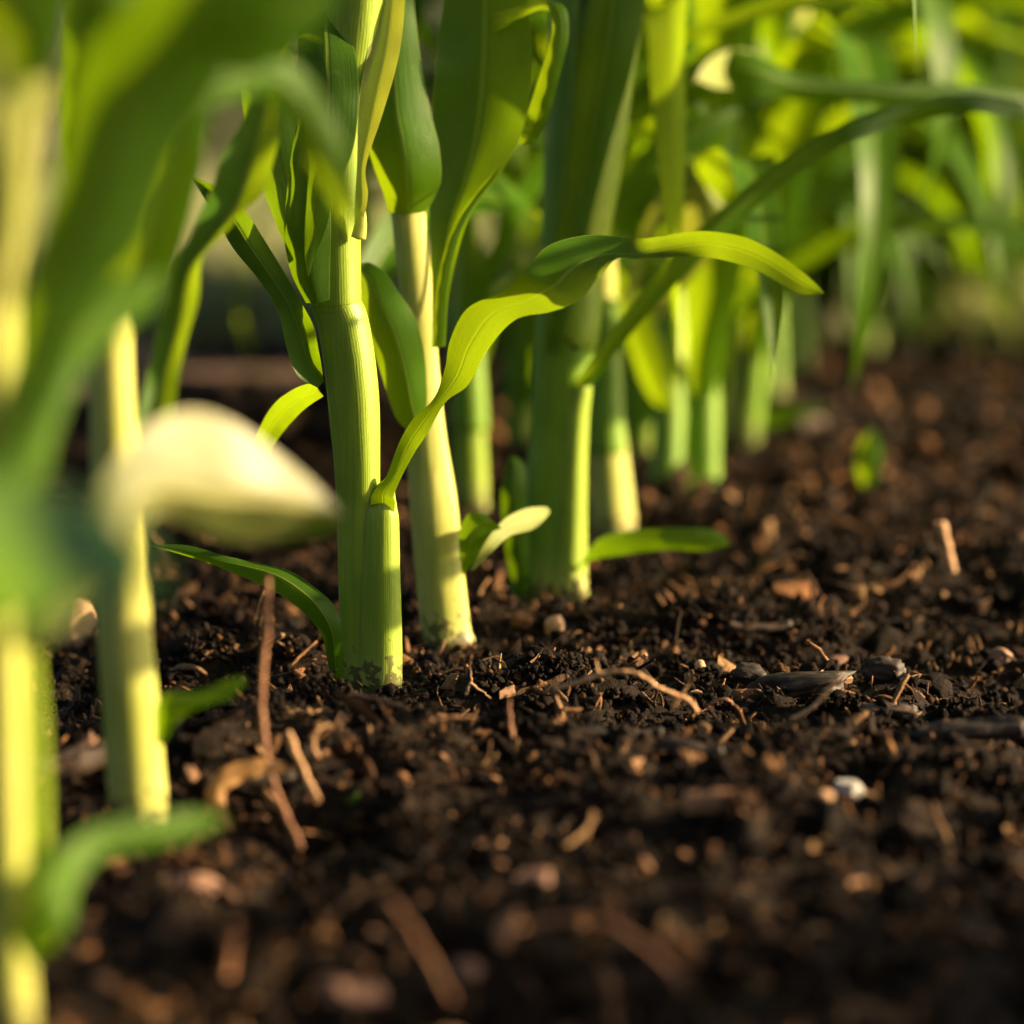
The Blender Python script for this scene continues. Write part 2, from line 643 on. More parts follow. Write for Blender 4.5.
def subdiv(V, T):
    V = V.tolist()
    cache = {}

    def mid(a, b):
        k = (min(a, b), max(a, b))
        if k not in cache:
            p = (np.array(V[a]) + np.array(V[b])) / 2
            V.append((p / np.linalg.norm(p)).tolist())
            cache[k] = len(V) - 1
        return cache[k]
    out = []
    for a, b, c in T:
        ab, bc, ca = mid(a, b), mid(b, c), mid(c, a)
        out += [(a, ab, ca), (b, bc, ab), (c, ca, bc), (ab, bc, ca)]
    return np.array(V), np.array(out)


I0 = ico()
I1 = subdiv(*I0)
I2 = subdiv(*I1)
I3 = subdiv(*I2)


def lump(base, amp, seed):
    """an irregular angular lump"""
    V, T = base
    r = np.random.default_rng(seed)
    D = V.copy()
    for k in range(9):                           # chop with random planes: facets
        n = r.normal(size=3)
        n /= np.linalg.norm(n)
        h = r.uniform(.45, .85)
        ex = np.clip(D @ n - h, 0, None)
        D -= ex[:, None] * n * .9
    for f, a in ((2.3, amp), (5.1, amp * .5), (11, amp * .25)):
        q = D * f + r.uniform(0, 50, 3)
        D = D * (1 + a * (vn(q[:, 0] + q[:, 2] * .7, q[:, 1] - q[:, 2] * .6, seed) * 2))[:, None]
    return D, T


def rot_mats(n, r):
    q = r.normal(size=(n, 4))
    q /= np.linalg.norm(q, axis=1)[:, None]
    w, x, y, z = q.T
    return np.stack([1 - 2 * (y * y + z * z), 2 * (x * y - z * w), 2 * (x * z + y * w),
                     2 * (x * y + z * w), 1 - 2 * (x * x + z * z), 2 * (y * z - x * w),
                     2 * (x * z - y * w), 2 * (y * z + x * w), 1 - 2 * (x * x + y * y)], 1).reshape(n, 3, 3)


def scatter(n, templates, size_fn, region, seed, aniso=(.5, 1.2), sink=.35, tintfn=None, flatrot=False):
    r = np.random.default_rng(seed)
    y0, y1 = region
    # even density over the widening strip of ground that the row of plants stands on
    Y = np.sqrt(r.uniform((y0 + .5) ** 2, (y1 + .5) ** 2, n)) - .5
    hw = .185 * Y + .10
    X = r.uniform(-1, 1, n) * hw + .03
    S = size_fn(r, n)
    Z = hgt(X, Y) + S * r.uniform(-.2, sink, n)
    Rm = rot_mats(n, r)
    An = r.uniform(aniso[0], aniso[1], (n, 3))
    Vs, Ts, Cs = [], [], []
    off = 0
    pick = r.integers(0, len(templates), n)
    for k, (tv, tt) in enumerate(templates):
        ids = np.where(pick == k)[0]
        if not len(ids):
            continue
        P = tv[None] * An[ids][:, None, :] * S[ids][:, None, None]
        P = np.einsum('nij,nvj->nvi', Rm[ids], P)
        P += np.stack([X[ids], Y[ids], Z[ids]], 1)[:, None]
        m = len(tv)
        Vs.append(P.reshape(-1, 3))
        Ts.append((tt[None] + (np.arange(len(ids)) * m)[:, None, None]).reshape(-1, 3) + off)
        c = tintfn(r, len(ids))
        Cs.append(np.repeat(c, m, 0))
        off += m * len(ids)
    return np.concatenate(Vs), np.concatenate(Ts), np.concatenate(Cs)


def tint_soil(r, n):
    a = np.array([0.0026, 0.0016, 0.0009])
    b = np.array([0.022, 0.0108, 0.0042])
    t = r.beta(1.1, 2.6, n)[:, None]
    c = a + (b - a) * t
    tan = r.uniform(size=n) < .06
    c[tan] = np.array([0.30, 0.145, 0.062]) * r.uniform(.4, 1.2, (tan.sum(), 1))
    return np.concatenate([c, np.ones((n, 1))], 1)


def tint_litter(r, n):
    pal = np.array([[.035, .021, .013], [.075, .042, .022], [.15, .075, .032], [.29, .145, .062], [.42, .25, .12]])
    k = r.choice(5, n, p=[.36, .17, .15, .18, .14])
    c = pal[k] * r.uniform(.7, 1.25, (n, 1))
    return np.concatenate([c, np.ones((n, 1))], 1)


def tint_far(r, n):
    pal = np.array([[.035, .021, .013], [.075, .040, .02], [.22, .10, .036], [.38, .185, .07]])
    c = pal[r.choice(4, n, p=[.24, .22, .28, .26])] * r.uniform(.7, 1.25, (n, 1))
    return np.concatenate([c, np.ones((n, 1))], 1)


def join(parts):
    Vs, Ts, Cs, off = [], [], [], 0
    for V, T, C in parts:
        Vs.append(V)
        Ts.append(T + off)
        Cs.append(C)
        off += len(V)
    return np.concatenate(Vs), np.concatenate(Ts), np.concatenate(Cs)


def fibre_template(seed):
    """a torn flat splinter of bark or root, long axis x, unit length"""
    r = np.random.default_rng(seed)
    n = 7
    V, T = [], []
    bend, tw = r.uniform(-.5, .5), r.uniform(-1.2, 1.2)
    wd = r.uniform(.06, .20)
    th = wd * r.uniform(.25, .6)
    for i in range(n):
        t = i / (n - 1)
        w = wd * (.45 + .55 * math.sin(math.pi * (t * .9 + .05))) * r.uniform(.6, 1.2)
        a = tw * t
        c = np.array([t - .5, bend * (t - .5) ** 2 + r.normal() * .01, .3 * bend * math.sin(3 * t)])
        for (sy, sz) in ((-1, -1), (1, -.7), (.8, 1), (-.9, .8)):
            yy, zz = sy * w / 2 * r.uniform(.75, 1.15), sz * th / 2 * r.uniform(.6, 1.2)
            V.append(c + np.array([0, yy * math.cos(a) - zz * math.sin(a), yy * math.sin(a) + zz * math.cos(a)]))
    for i in range(n - 1):
        for j in range(4):
            a, b = i * 4 + j, i * 4 + (j + 1) % 4
            T += [(a, b, b + 4), (a, b + 4, a + 4)]
    T += [(0, 2, 1), (0, 3, 2)]
    e = (n - 1) * 4
    T += [(e, e + 1, e + 2), (e, e + 2, e + 3)]
    return np.array(V), np.array(T)


small_t = [lump(I0, .3, 20 + i) for i in range(10)]
mid_t = [lump(I1, .3, 40 + i) for i in range(12)]
big_t = [lump(I2, .25, 60 + i) for i in range(10)]
huge_t = [lump(I3, .22, 80 + i) for i in range(6)]
fib_t = [fibre_template(100 + i) for i in range(16)]

ln = lambda med, sg, lo, hi: (lambda r, n: np.clip(np.exp(r.normal(math.log(med), sg, n)), lo, hi))
def collar(seed, n=520):
    r = np.random.default_rng(seed)
    Vs, Ts, Cs, off = [], [], [], 0
    for fx, fy in FEET:
        for i in range(n):
            a = r.uniform(0, 2 * math.pi)
            d = .0085 + abs(r.normal()) * .009
            x, y = fx + math.cos(a) * d, fy + math.sin(a) * d
            tv, tt = mid_t[r.integers(0, len(mid_t))]
            sz = r.uniform(.0007, .0021)
            P = (tv * r.uniform(.6, 1.2, 3) * sz) @ rot_mats(1, r)[0].T
            P += (x, y, float(hgt(x, y)) + .0022 * math.exp(-(d / .012) ** 2) * r.uniform(-.3, 1.2) - .001)
            Vs.append(P)
            Ts.append(tt + off)
            off += len(P)
            Cs.append(np.repeat(tint_soil(r, 1), len(P), 0))
    return np.concatenate(Vs), np.concatenate(Ts), np.concatenate(Cs)


def clusters(seed, n, region):
    """fluffy clods: many small crumbs packed together"""
    r = np.random.default_rng(seed)
    Vs, Ts, Cs, off = [], [], [], 0
    for i in range(n):
        y = math.sqrt(r.uniform((region[0] + .5) ** 2, (region[1] + .5) ** 2)) - .5
        x = r.uniform(-1, 1) * (.185 * y + .10) + .03
        if min(math.hypot(x - fx, y - fy) for fx, fy in FEET) < .016:
            continue
        R = min(.011, math.exp(r.normal(math.log(.0046), .4)))
        ax = R * r.uniform(.6, 1.3, 3) * (1, 1, .75)
        m = int(30 + 26 * (R / .0046) ** 1.6)
        d = r.normal(size=(m, 3))
        d /= np.linalg.norm(d, axis=1)[:, None]
        d *= r.uniform(.55, 1.05, m)[:, None]
        c = np.array([x, y, float(hgt(x, y)) + ax[2] * .25])
        cen = c + d * ax
        sz = np.exp(r.normal(math.log(.0011), .4, m)).clip(.0005, .003)
        Rm = rot_mats(m, r)
        tv, tt = small_t[i % len(small_t)] if i % 3 else mid_t[i % len(mid_t)]
        P = np.einsum('nij,nvj->nvi', Rm, tv[None] * r.uniform(.5, 1.25, (m, 1, 3)) * sz[:, None, None]) + cen[:, None]
        Vs.append(P.reshape(-1, 3))
        Ts.append((tt[None] + (np.arange(m) * len(tv))[:, None, None]).reshape(-1, 3) + off)
        off += m * len(tv)
        col = tint_soil(r, m)
        col[:, :3] = col[:, :3] * .5 + tint_soil(r, 1)[:, :3] * .5
        Cs.append(np.repeat(col, len(tv), 0))
    return np.concatenate(Vs), np.concatenate(Ts), np.concatenate(Cs)


V, T, C = join([
    clusters(55, 1500, (.44, 1.5)),
    collar(77),
    scatter(60000, small_t, ln(.0009, .4, .0004, .0020), (.42, 1.5), 1, tintfn=tint_soil),
    scatter(9000, mid_t, ln(.0024, .35, .0015, .0045), (.42, 1.9), 2, tintfn=tint_soil),
    scatter(900, big_t, ln(.0050, .3, .0035, .009), (.42, 2.2), 3, sink=.2, tintfn=tint_soil),
    scatter(7000, mid_t, ln(.0042, .5, .002, .010), (1.5, 3.2), 5, tintfn=tint_soil),
    scatter(700, big_t, ln(.010, .4, .006, .02), (1.5, 4.0), 6, sink=.2, tintfn=tint_soil),
])
tag(tri_mesh('soil_crumbs', V, T, M_CRUMB, C), 'dark crumbs and clods of moist compost covering the ground', 'soil crumbs', kind='stuff')
def flake_template(seed):
    """a thin curled flake of bark or leaf litter, about unit size"""
    r = np.random.default_rng(seed)
    n = 8
    ang = np.sort(r.uniform(0, 2 * math.pi, n))
    rad = r.uniform(.55, 1.15, n)
    el = r.uniform(.35, .9)
    cx, cy = r.uniform(-.9, .9, 2)
    V = []
    for zt in (-1, 1):
        for a, q in zip(ang, rad):
            x, y = math.cos(a) * q, math.sin(a) * q * el
            V.append((x, y, zt * .05 + cx * x * x * .5 + cy * x * y + r.normal() * .05))
        V.append((0, 0, zt * .07))
    T = []
    for j in range(n):
        k = (j + 1) % n
        T += [(n, k, j), (2 * n + 1, n + 1 + j, n + 1 + k), (j, k, n + 1 + k), (j, n + 1 + k, n + 1 + j)]
    return np.array(V) * .6, np.array(T)


flk_t = [flake_template(200 + i) for i in range(16)]
V, T, C = join([
    scatter(14000, flk_t, ln(.0034, .42, .0016, .009), (.42, 1.7), 17, (.7, 1.3), sink=.45, tintfn=tint_litter),
    scatter(3200, flk_t, ln(.0085, .35, .005, .016), (1.0, 3.0), 18, (.7, 1.3), sink=.4, tintfn=tint_far),
    scatter(16000, fib_t, ln(.006, .5, .0025, .018), (.42, 1.6), 7, (.6, 1.3), sink=.25, tintfn=tint_litter),
    scatter(1800, fib_t, ln(.013, .4, .008, .03), (.42, 3.0), 8, (.7, 1.6), sink=.15, tintfn=tint_litter),
])
tag(tri_mesh('bark_litter', V, T, M_CRUMB, C), 'fine splinters and fibres of bark mixed through the dark compost', 'bark litter', kind='stuff')

# distant verge of rough grass beyond the tilled strip, and a hedge behind it
V = np.array([(-300, 2.3, .012), (300, 2.3, .012), (300, 300, .012), (-300, 300, .012)], float)
k = NT('grass_ground')
nn = k.noise(k.pos(), 6, 4)
gm = k.done(k.pbsdf(k.mix(nn, (.13, .135, .06), (.24, .22, .12)), .9, .2))
tag(mesh_obj('grass_field', V, [(0, 1, 2, 3)], gm, None), 'pale rough grass ground behind the tilled soil', 'grass', kind='structure')


V = np.array([(-60, 1.62, .004), (-.14, 1.80, .004), (-.10, 2.3, .008), (-60, 2.3, .008)], float)  # lighter sheet added: sunlight on the soil put into its colour
k = NT('soil_sunlit_tone')
nn = k.noise(k.pos(), 30, 5)
dm = k.done(k.pbsdf(k.mix(nn, (.10, .058, .032), (.26, .165, .095)), .9, .15))
tag(mesh_obj('lit_soil', V, [(0, 1, 2, 3)], dm, None), 'lighter brown sheet added as sunlit soil along the field margin', 'lit_soil', kind='structure')


def build_grass():
    r = np.random.default_rng(5)
    n = 14000
    Y = 2.2 + 6.9 * r.uniform(size=n) ** 1.6
    X = r.uniform(-1, 1, n) * (.25 * Y + .3)
    H = r.uniform(.02, .075, n)
    W = r.uniform(.002, .005, n)
    a = r.uniform(0, 6.28, n)
    ln_ = r.normal(0, .5, (n, 2)) * H[:, None]
    B = np.stack([X, Y, np.zeros(n)], 1)
    dx = np.stack([np.cos(a) * W, np.sin(a) * W, np.zeros(n)], 1)
    top = B + np.stack([ln_[:, 0], ln_[:, 1], H], 1)
    md = B + np.stack([ln_[:, 0] * .3, ln_[:, 1] * .3, H * .6], 1)
    V = np.stack([B - dx, B + dx, md - dx * .8, md + dx * .8, top], 1).reshape(-1, 3)
    t = np.array([(0, 1, 3), (0, 3, 2), (2, 3, 4)])
    T = (t[None] + (np.arange(n) * 5)[:, None, None]).reshape(-1, 3)
    tag(tri_mesh('grass', V, T, M_GRASS), 'dull grey green grass behind the tilled soil', 'grass', kind='stuff')


build_grass()


def build_hedge():
    r = np.random.default_rng(9)
    n = 16000
    X = r.uniform(-4.5, 5.5, n)
    Y = 9.3 + r.normal(0, .5, n)
    top = 1.25 + .35 * vn(X / .9, Y * 0, 3) + .2 * vn(X / .3, Y * 0, 4)
    Z = r.uniform(0, 1, n) * top
    a = rot_mats(n, r)
    L = r.uniform(.05, .11, n)
    q = np.array([(-.5, 0, 0), (0, -.25, .05), (.5, 0, 0), (0, .25, .05)])
    P = np.einsum('nij,vj->nvi', a, q) * L[:, None, None] + np.stack([X, Y, Z], 1)[:, None]
    t = np.array([(0, 1, 2), (0, 2, 3)])
    T = (t[None] + (np.arange(n) * 4)[:, None, None]).reshape(-1, 3)
    tag(tri_mesh('hedge', P.reshape(-1, 3), T, M_GRASS), 'far blurred green hedge behind the grass', 'hedge', kind='stuff')


build_hedge()

# ================================================================== NEAR PLANTS
# --- main plant in focus
YC = gy(690)
C0 = tag(empty('corn_plant', ground_base(371, 690)),
         'sharp corn plant in focus with one long leaf arching right', 'corn plant', 'corn plants of the row')
stalk(C0, YC, [(343, 389, 712), (341, 388, 690), (340, 386, 640), (338, 382, 560), (336, 380, 490), (328, 379, 400), (319, 370, 330),
               (311, 360, 300), (309, 358, 262)], nodes=(), name='stalk', psi=-22, pw=2.7)
stalk(C0, YC, [(312.5, 359, 312), (311.5, 360.3, 306), (310, 361, 299), (307.5, 360.5, 260), (305, 361, 220), (310, 364, 150), (318, 376, 80), (322, 386, 10), (324, 392, -60),
               (328, 392, -200), (334, 388, -420), (340, 380, -650)], M_STALK, 'sheath', dz=-.3, psi=-22, pw=2.6)
stalk(C0, YC, [(356, 403, 712), (356, 402, 690), (357, 402, 640), (359, 400, 570), (362, 399, 522), (367, 397, 504), (374, 396, 492), (382, 397, 484), (389, 399, 476)],
      M_STALK, 'sheath', dz=-3.2, flat=.72, psi=-24, pw=2.6)
leaf(C0, YC, [(373, 513, 394, 516, -4.5), (371, 500, 395, 503, -7.5), (374, 491, 394, 495, -9), (386, 477, 402, 476, -10), (399, 443, 415, 452, -11), (413, 419, 427, 434, -13),
              (434, 398, 446, 402, -15), (445, 368, 468, 385, -16, -18), (450, 340, 487, 351, -18, -23), (468, 308, 515, 320, -22, -30),
              (507, 289, 550, 312, -30, -37), (526, 269, 579, 300, -33, -42), (548, 246, 602, 274, -22, -42), (590, 236, 618, 258, -10, -38),
              (632, 238, 636, 258, -12, -36), (660, 236, 664, 258, -24, -34), (700, 231, 703, 257, -34), (740, 236, 735, 263, -40),
              (770, 249, 764, 274, -44), (800, 270, 795, 292, -46), (816, 284, 812, 295, -47), (824, 293, -47)],
     M_LEAF_B, fold=-.08, ruffle=.012)
# pale blade standing against the stalk, right side
leaf(C0, YC, [(354, 236, 362, 228, -9), (355, 205, 368, 196, -10), (357, 165, 366, 166, -10), (358, 120, 382, 116, -9), (362, 80, 394, 76, -8),
              (370, 40, 401, 44, -6), (376, 0, 405, 0, -4), (385, -60, 404, -60, 0), (400, -150, 410, -150, 6), (420, -240, 8)],
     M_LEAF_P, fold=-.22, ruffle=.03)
stalk(C0, YC, [(351, 366, 238), (354, 367, 226), (356, 366, 213), (357, 363, 207)], M_STALK_P, 'collar', dz=-8)
# dark folded blade in front
leaf(C0, YC, [(322, -40, 346, -40, 6), (302, 10, 350, 24, -4), (298, 50, 357, 66, -12), (300, 95, 359, 100, -15), (304, 135, 354, 146, -17),
              (309, 166, 343, 176, -18), (307, 195, 334, 199, -18), (305, 228, 325, 232, -18), (305, 255, 315, 256, -18), (308, 276, -18)],
     M_LEAF, fold=.10, ruffle=.05)
# sheath margin hanging left
leaf(C0, YC, [(306, 303, 330, 300, -8), (291, 272, 330, 266, -10), (284, 235, 331, 230, -11), (287, 190, 330, 190, -11), (292, 150, 328, 150, -11),
              (300, 100, 325, 90, -10), (304, 60, 318, 50, -8)], M_LEAF, fold=.2)
# left blade curling up
leaf(C0, YC, [(318, 388, 324, 382, -7), (298, 376, 319, 352, -9), (286, 346, 313, 325, -9), (278, 311, 300, 300, -7), (258, 279, 284, 272, -3),
              (235, 251, 262, 236, 2), (222, 229, 246, 212, 8), (206, 201, 224, 190, 14), (190, 176, 18)], M_LEAF, fold=-.22, ruffle=.05)
leaf(C0, YC, [(314, 296, 322, 292, 10), (286, 246, 318, 230, 20), (264, 192, 306, 170, 28), (247, 132, 298, 108, 34), (240, 76, 294, 60, 36), (246, 46, 284, 44, 30), (268, 24, 280, 18, 22), (296, 10, 300, 4, 12)],
     M_LEAF, fold=.16, ruffle=.03)
# small blade behind, arching down left
leaf(C0, YC, [(316, 382, 324, 396, 6), (296, 388, 306, 408, 20), (274, 404, 290, 424, 32), (258, 431, 276, 442, 42), (252, 452, 268, 458, 50)],
     M_LEAF_B, fold=.1)
# lowest blade at the soil, arching left
leaf(C0, YC, [(332, 694, 344, 694, -6), (327, 658, 343, 656, -8), (321, 634, 342, 625, -10), (303, 612, 333, 604, -11, -9), (285, 598, 314, 587, -12, -8),
              (262, 585, 291, 571, -12, -8), (236, 574, 258, 563, -12, -9), (205, 562, 222, 555, -11), (172, 552, 185, 545, -10), (147, 545, -10)],
     M_LEAF, fold=.24, ruffle=.02)
for (az, ln_, w, z) in ((2.9, .34, .034, .27), (-.3, .40, .040, .30), (2.6, .42, .044, .34), (.4, .38, .04, .38)):
    b = py(357, 0, YC)
    add_blade(C0, (b[0], YC, z), az, ln_, w, 1.15, 4.5, .5)

# --- second plant, bright stalk behind the main one
YD = gy(646)
D0 = tag(empty('corn_plant', ground_base(450, 646)),
         'corn plant with pale sunlit stalk directly behind the sharp one', 'corn plant', 'corn plants of the row')
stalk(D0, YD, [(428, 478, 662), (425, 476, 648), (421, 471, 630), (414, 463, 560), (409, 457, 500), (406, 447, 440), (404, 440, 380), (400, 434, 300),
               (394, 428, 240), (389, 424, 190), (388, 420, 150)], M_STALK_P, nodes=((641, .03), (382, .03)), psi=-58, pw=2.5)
leaf(D0, YD, [(388, 212, 426, 212, -5), (384, 196, 434, 198, -6), (374, 168, 441, 178, -8), (366, 138, 439, 146, -8), (364, 110, 430, 110, -7), (367, 60, 421, 60, -6), (373, 0, 414, 0, -5),
              (378, -100, 410, -100, -4), (386, -260, 404, -260, 0)], M_LEAF_B, fold=.26, ruffle=.02, name='sheath')
leaf(D0, YD, [(412, 433, 424, 426, -12), (396, 418, 427, 396, -16), (383, 380, 425, 357, -19), (372, 344, 416, 320, -20), (362, 312, 399, 293, -20),
              (358, 287, 384, 272, -17), (348, 284, 364, 262, -12), (334, 300, 344, 280, -6), (322, 330, -2)], M_LEAF_B, fold=.18, ruffle=.03)
leaf(D0, YD, [(432, 348, 445, 346, -6), (432, 292, 450, 288, -4), (430, 232, 470, 216, 0), (429, 176, 505, 166, 4), (432, 120, 526, 118, 8),
              (436, 60, 532, 58, 10), (442, 8, 528, 0, 14), (455, -50, 515, -60, 20), (475, -110, 500, -115, 26), (490, -160, 30)],
     M_LEAF, fold=-.12, ruffle=.04)
leaf(D0, YD, [(432, 346, 444, 346, -8), (436, 292, 447, 290, -10), (446, 246, 458, 240, -11), (460, 215, 474, 206, -10), (480, 188, 494, 178, -7), (500, 165, -5)],
     M_LEAF_B, fold=.1)
leaf(D0, YD, [(518, 145, 534, 142, 6), (528, 112, 548, 118, 2), (542, 68, 560, 74, -2), (552, 30, 569, 34, -3), (546, 10, 562, 4, -1), (520, 18, 526, 5, 6), (494, 34, 495, 14, 14)],
     M_LEAF_B, fold=.14)
leaf(D0, YD, [(462, 574, 474, 564, -14), (459, 536, 482, 549, -15), (468, 514, 492, 533, -15), (484, 513, 502, 528, -15)], M_LEAF, fold=.15)
leaf(D0, YD, [(470, 572, 478, 566, -20), (486, 541, 494, 550, -18), (506, 518, 510, 536, -10, -12), (528, 508, 532, 530, 0, -4), (546, 507, 546, 518, 8, 6), (550, 511, 10)],
     M_LEAF_P, fold=-.06)
for (az, ln_, w, z) in ((2.7, .34, .036, .27), (.2, .36, .038, .31), (3.3, .38, .04, .35)):
    b = py(396, 0, YD)
    add_blade(D0, (b[0], YD, z), az, ln_, w, 1.2, 4.5, .4)

# --- third plant, thick stalk in shade with sunlit sheath
YE = gy(600)
E0 = tag(empty('corn_plant', ground_base(543, 600)),
         'thick shaded corn plant with yellow sunlit sheath, third from the front', 'corn plant', 'corn plants of the row')
stalk(E0, YE, [(508, 572, 612), (510, 574, 585), (514, 576, 560), (522, 578, 500), (530, 582, 440), (532, 588, 400), (535, 596, 330), (540, 606, 250),
               (544, 620, 170), (548, 632, 80), (550, 640, 0), (554, 638, -150), (560, 630, -350)], M_SHEATH, psi=-20, pw=2.4)
stalk(E0, YE, [(544, 588, 612), (546, 588, 590), (552, 587, 550), (558, 587, 480), (563, 589, 420), (570, 592, 390), (577, 592, 378)], M_STALK, 'sheath', dz=-6, flat=.8, psi=-40, pw=3)
stalk(E0, YE, [(568, 586, 604), (568, 587, 590), (571, 585, 578)], M_STALK_P, 'root_collar', dz=-9)
stalk(E0, YE, [(535, 596, 338), (537, 600, 326), (541, 607, 250), (545, 621, 170), (549, 633, 80), (551, 642, 0), (556, 640, -120)], M_STALK, 'sheath', dz=-.8, psi=-35, pw=2.5)
leaf(E0, YE, [(545, 352, 556, 356, -11), (549, 300, 570, 300, -13), (556, 235, 588, 230, -14), (566, 160, 607, 155, -15), (574, 80, 630, 74, -16), (580, 0, 646, -6, -15), (596, -100, 650, -110, -8), (630, -190, 2)],
     M_LEAF, fold=.22, ruffle=.03)
leaf(E0, YE, [(574, 386, 592, 386, -12), (588, 364, 604, 370, -13), (618, 322, 632, 333, -15), (650, 280, 665, 296, -16), (690, 237, 706, 254, -16),
              (740, 192, 752, 211, -12), (790, 153, 800, 174, -4, -10), (850, 120, 856, 140, 8, -4), (910, 100, 916, 122, 20, 26), (970, 94, 975, 112, 34, 24),
              (1026, 104, 1025, 124, 48), (1072, 128, 1068, 146, 60), (1105, 165, 66)], M_LEAF_B, fold=.14, ruffle=.03)
leaf(E0, YE, [(574, 576, 583, 566, -10), (590, 561, 598, 540, -14), (622, 555, 628, 531, -18), (665, 550, 669, 528, -20), (705, 551, 707, 529, -20), (729, 545, 727, 537, -20)],
     M_LEAF, fold=.16)
leaf(E0, YE, [(514, 596, 530, 594, -12), (505, 545, 529, 543, -14), (501, 495, 526, 492, -15), (507, 463, 524, 465, -13), (512, 455, -10)], M_LEAF, fold=.1)
for (az, ln_, w, z) in ((2.9, .34, .04, .26), (.1, .40, .044, .31), (3.0, .40, .04, .36)):
    b = py(595, 0, YE)
    add_blade(E0, (b[0], YE, z), az, ln_, w, 1.2, 4.5, .4)

# --- fourth plant
YF = gy(540)
F0 = tag(empty('corn_plant', ground_base(614, 540)),
         'blurred corn plant whose stalk foot glows pale, right of the thick shaded one', 'corn plant', 'corn plants of the row')
stalk(F0, YF, [(592, 637, 552), (592, 636, 530), (590, 633, 500), (588, 626, 440), (590, 620, 380), (592, 616, 300), (595, 613, 150), (595, 612, -50), (597, 610, -250)], M_STALK_P, psi=-50, pw=3)
stalk(F0, YF, [(586, 626, 452), (586, 624, 420), (588, 622, 380), (590, 620, 330), (590, 620, 300)], M_SHEATH, 'sheath', dz=-1.5)
leaf(F0, YF, [(610, 150, 624, 150, -6), (640, 96, 650, 118, -14), (690, 54, 700, 98, -22), (742, 50, 748, 98, -26, -34), (800, 74, 800, 100, -24), (880, 82, 880, 104, -14),
              (960, 84, 960, 110, 0), (1024, 92, 1024, 112, 14), (1064, 102, 24)], M_LEAF, fold=.25)
leaf(F0, YF, [(690, 88, 694, 80, -60), (710, 58, 716, 88, -46, -48), (742, 49, 748, 88, -14, -18), (770, 64, 772, 86, 12, 8), (788, 79, 24)], M_LEAF_P, fold=-.06)  # pale blade added as the sunlit highlight of the dark leaf
leaf(F0, YF, [(738, 107, 740, 115, 10), (702, 112, 716, 136, 4), (665, 128, 681, 172, 0), (630, 168, 651, 216, -4), (606, 228, 616, 242, -4), (600, 262, -4)], M_LEAF, fold=.12)
leaf(F0, YF, [(600, 205, 612, 205, -10), (608, 140, 622, 143, -14), (622, 95, 638, 106, -18), (655, 75, 658, 98, -20), (690, 84, 684, 106, -18), (708, 112, 699, 122, -14)], M_LEAF_B, fold=.1)
leaf(F0, YF, [(622, 300, 630, 306, -6), (650, 210, 664, 222, -8), (676, 165, 716, 200, -10), (690, 160, 724, 222, -10), (684, 200, 716, 250, -8), (670, 260, 690, 280, -4), (650, 330, 0)], M_LEAF_P, fold=.1)

# --- slim plant between the second and third
YH = gy(522)
H0 = tag(empty('corn_plant', ground_base(470, 522)),
         'slim blurred green corn stalk between the pale stalk and the thick one', 'corn plant', 'corn plants of the row')
stalk(H0, YH, [(456, 490, 532), (455, 489, 520), (452, 486, 450), (450, 482, 380), (450, 478, 300), (452, 475, 150), (455, 472, 0), (458, 470, -200)], M_STALK)
stalk(H0, YH, [(451, 488, 430), (450, 486, 390), (449, 482, 340), (450, 479, 310)], M_SHEATH, 'sheath', dz=-1)
for (az, ln_, w, z, r_) in ((-.4, .26, .034, .075, 1.2), (2.9, .3, .036, .12, 1.2), (.2, .34, .04, .17, 1.25), (3.3, .36, .04, .22, 1.2), (-.6, .4, .04, .28, 1.2)):
    b = py(466, 300, YH)
    add_blade(H0, (b[0], YH, z), az, ln_, w, r_, 5, .6, mat=M_LEAF_B if z < .15 else M_LEAF)

# --- near plant on the left, bright stalk
YB = gy(822)
B0 = tag(empty('corn_plant', ground_base(138, 822)),
         'soft corn plant with cream sunlit stalk, left of the sharp one', 'corn plant', 'corn plants of the row')
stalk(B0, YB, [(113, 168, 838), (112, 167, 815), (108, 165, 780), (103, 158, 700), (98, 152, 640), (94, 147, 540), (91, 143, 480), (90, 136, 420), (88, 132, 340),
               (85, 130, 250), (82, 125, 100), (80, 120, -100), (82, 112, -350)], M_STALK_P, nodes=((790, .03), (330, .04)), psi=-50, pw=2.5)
stalk(B0, YB, [(106, 160, 772), (104, 161, 735), (100, 154, 668), (97, 149, 610), (97, 146, 580)], M_STALK, 'sheath', dz=1.5, flat=.8)
leaf(B0, YB, [(128, 445, 150, 448, 6), (137, 420, 171, 424, 12), (148, 370, 180, 370, 20), (160, 320, 197, 302, 30), (172, 273, 205, 254, 40), (189, 236, 233, 224, 50),
              (207, 200, 262, 192, 60), (221, 160, 277, 150, 68), (240, 125, 279, 117, 74), (256, 88, 281, 80, 78), (272, 56, 288, 50, 80), (300, 40, 305, 36, 80), (330, 44, 78)],
     M_LEAF_B, fold=-.2, ruffle=.05)
leaf(B0, YB, [(156, 744, 163, 744, -6), (156, 706, 177, 722, -8), (170, 693, 187, 714, -9), (192, 693, 205, 706, -9), (218, 684, 226, 700, -8), (238, 677, 240, 690, -8), (245, 679, -8)],
     M_LEAF, fold=.2)
leaf(B0, YB, [(96, 292, 166, 288, -18), (110, 256, 179, 250, -26), (125, 220, 190, 215, -32), (140, 188, 198, 180, -38), (164, 150, 205, 142, -44), (188, 116, 209, 108, -48), (205, 84, -50)],
     M_LEAF_B, fold=.14)
leaf(B0, YB, [(104, 70, 112, 70, 10), (105, 20, 124, 26, 12), (108, -30, 140, -20, 14), (120, -90, 150, -90, 16), (140, -150, 18)], M_LEAF_B)
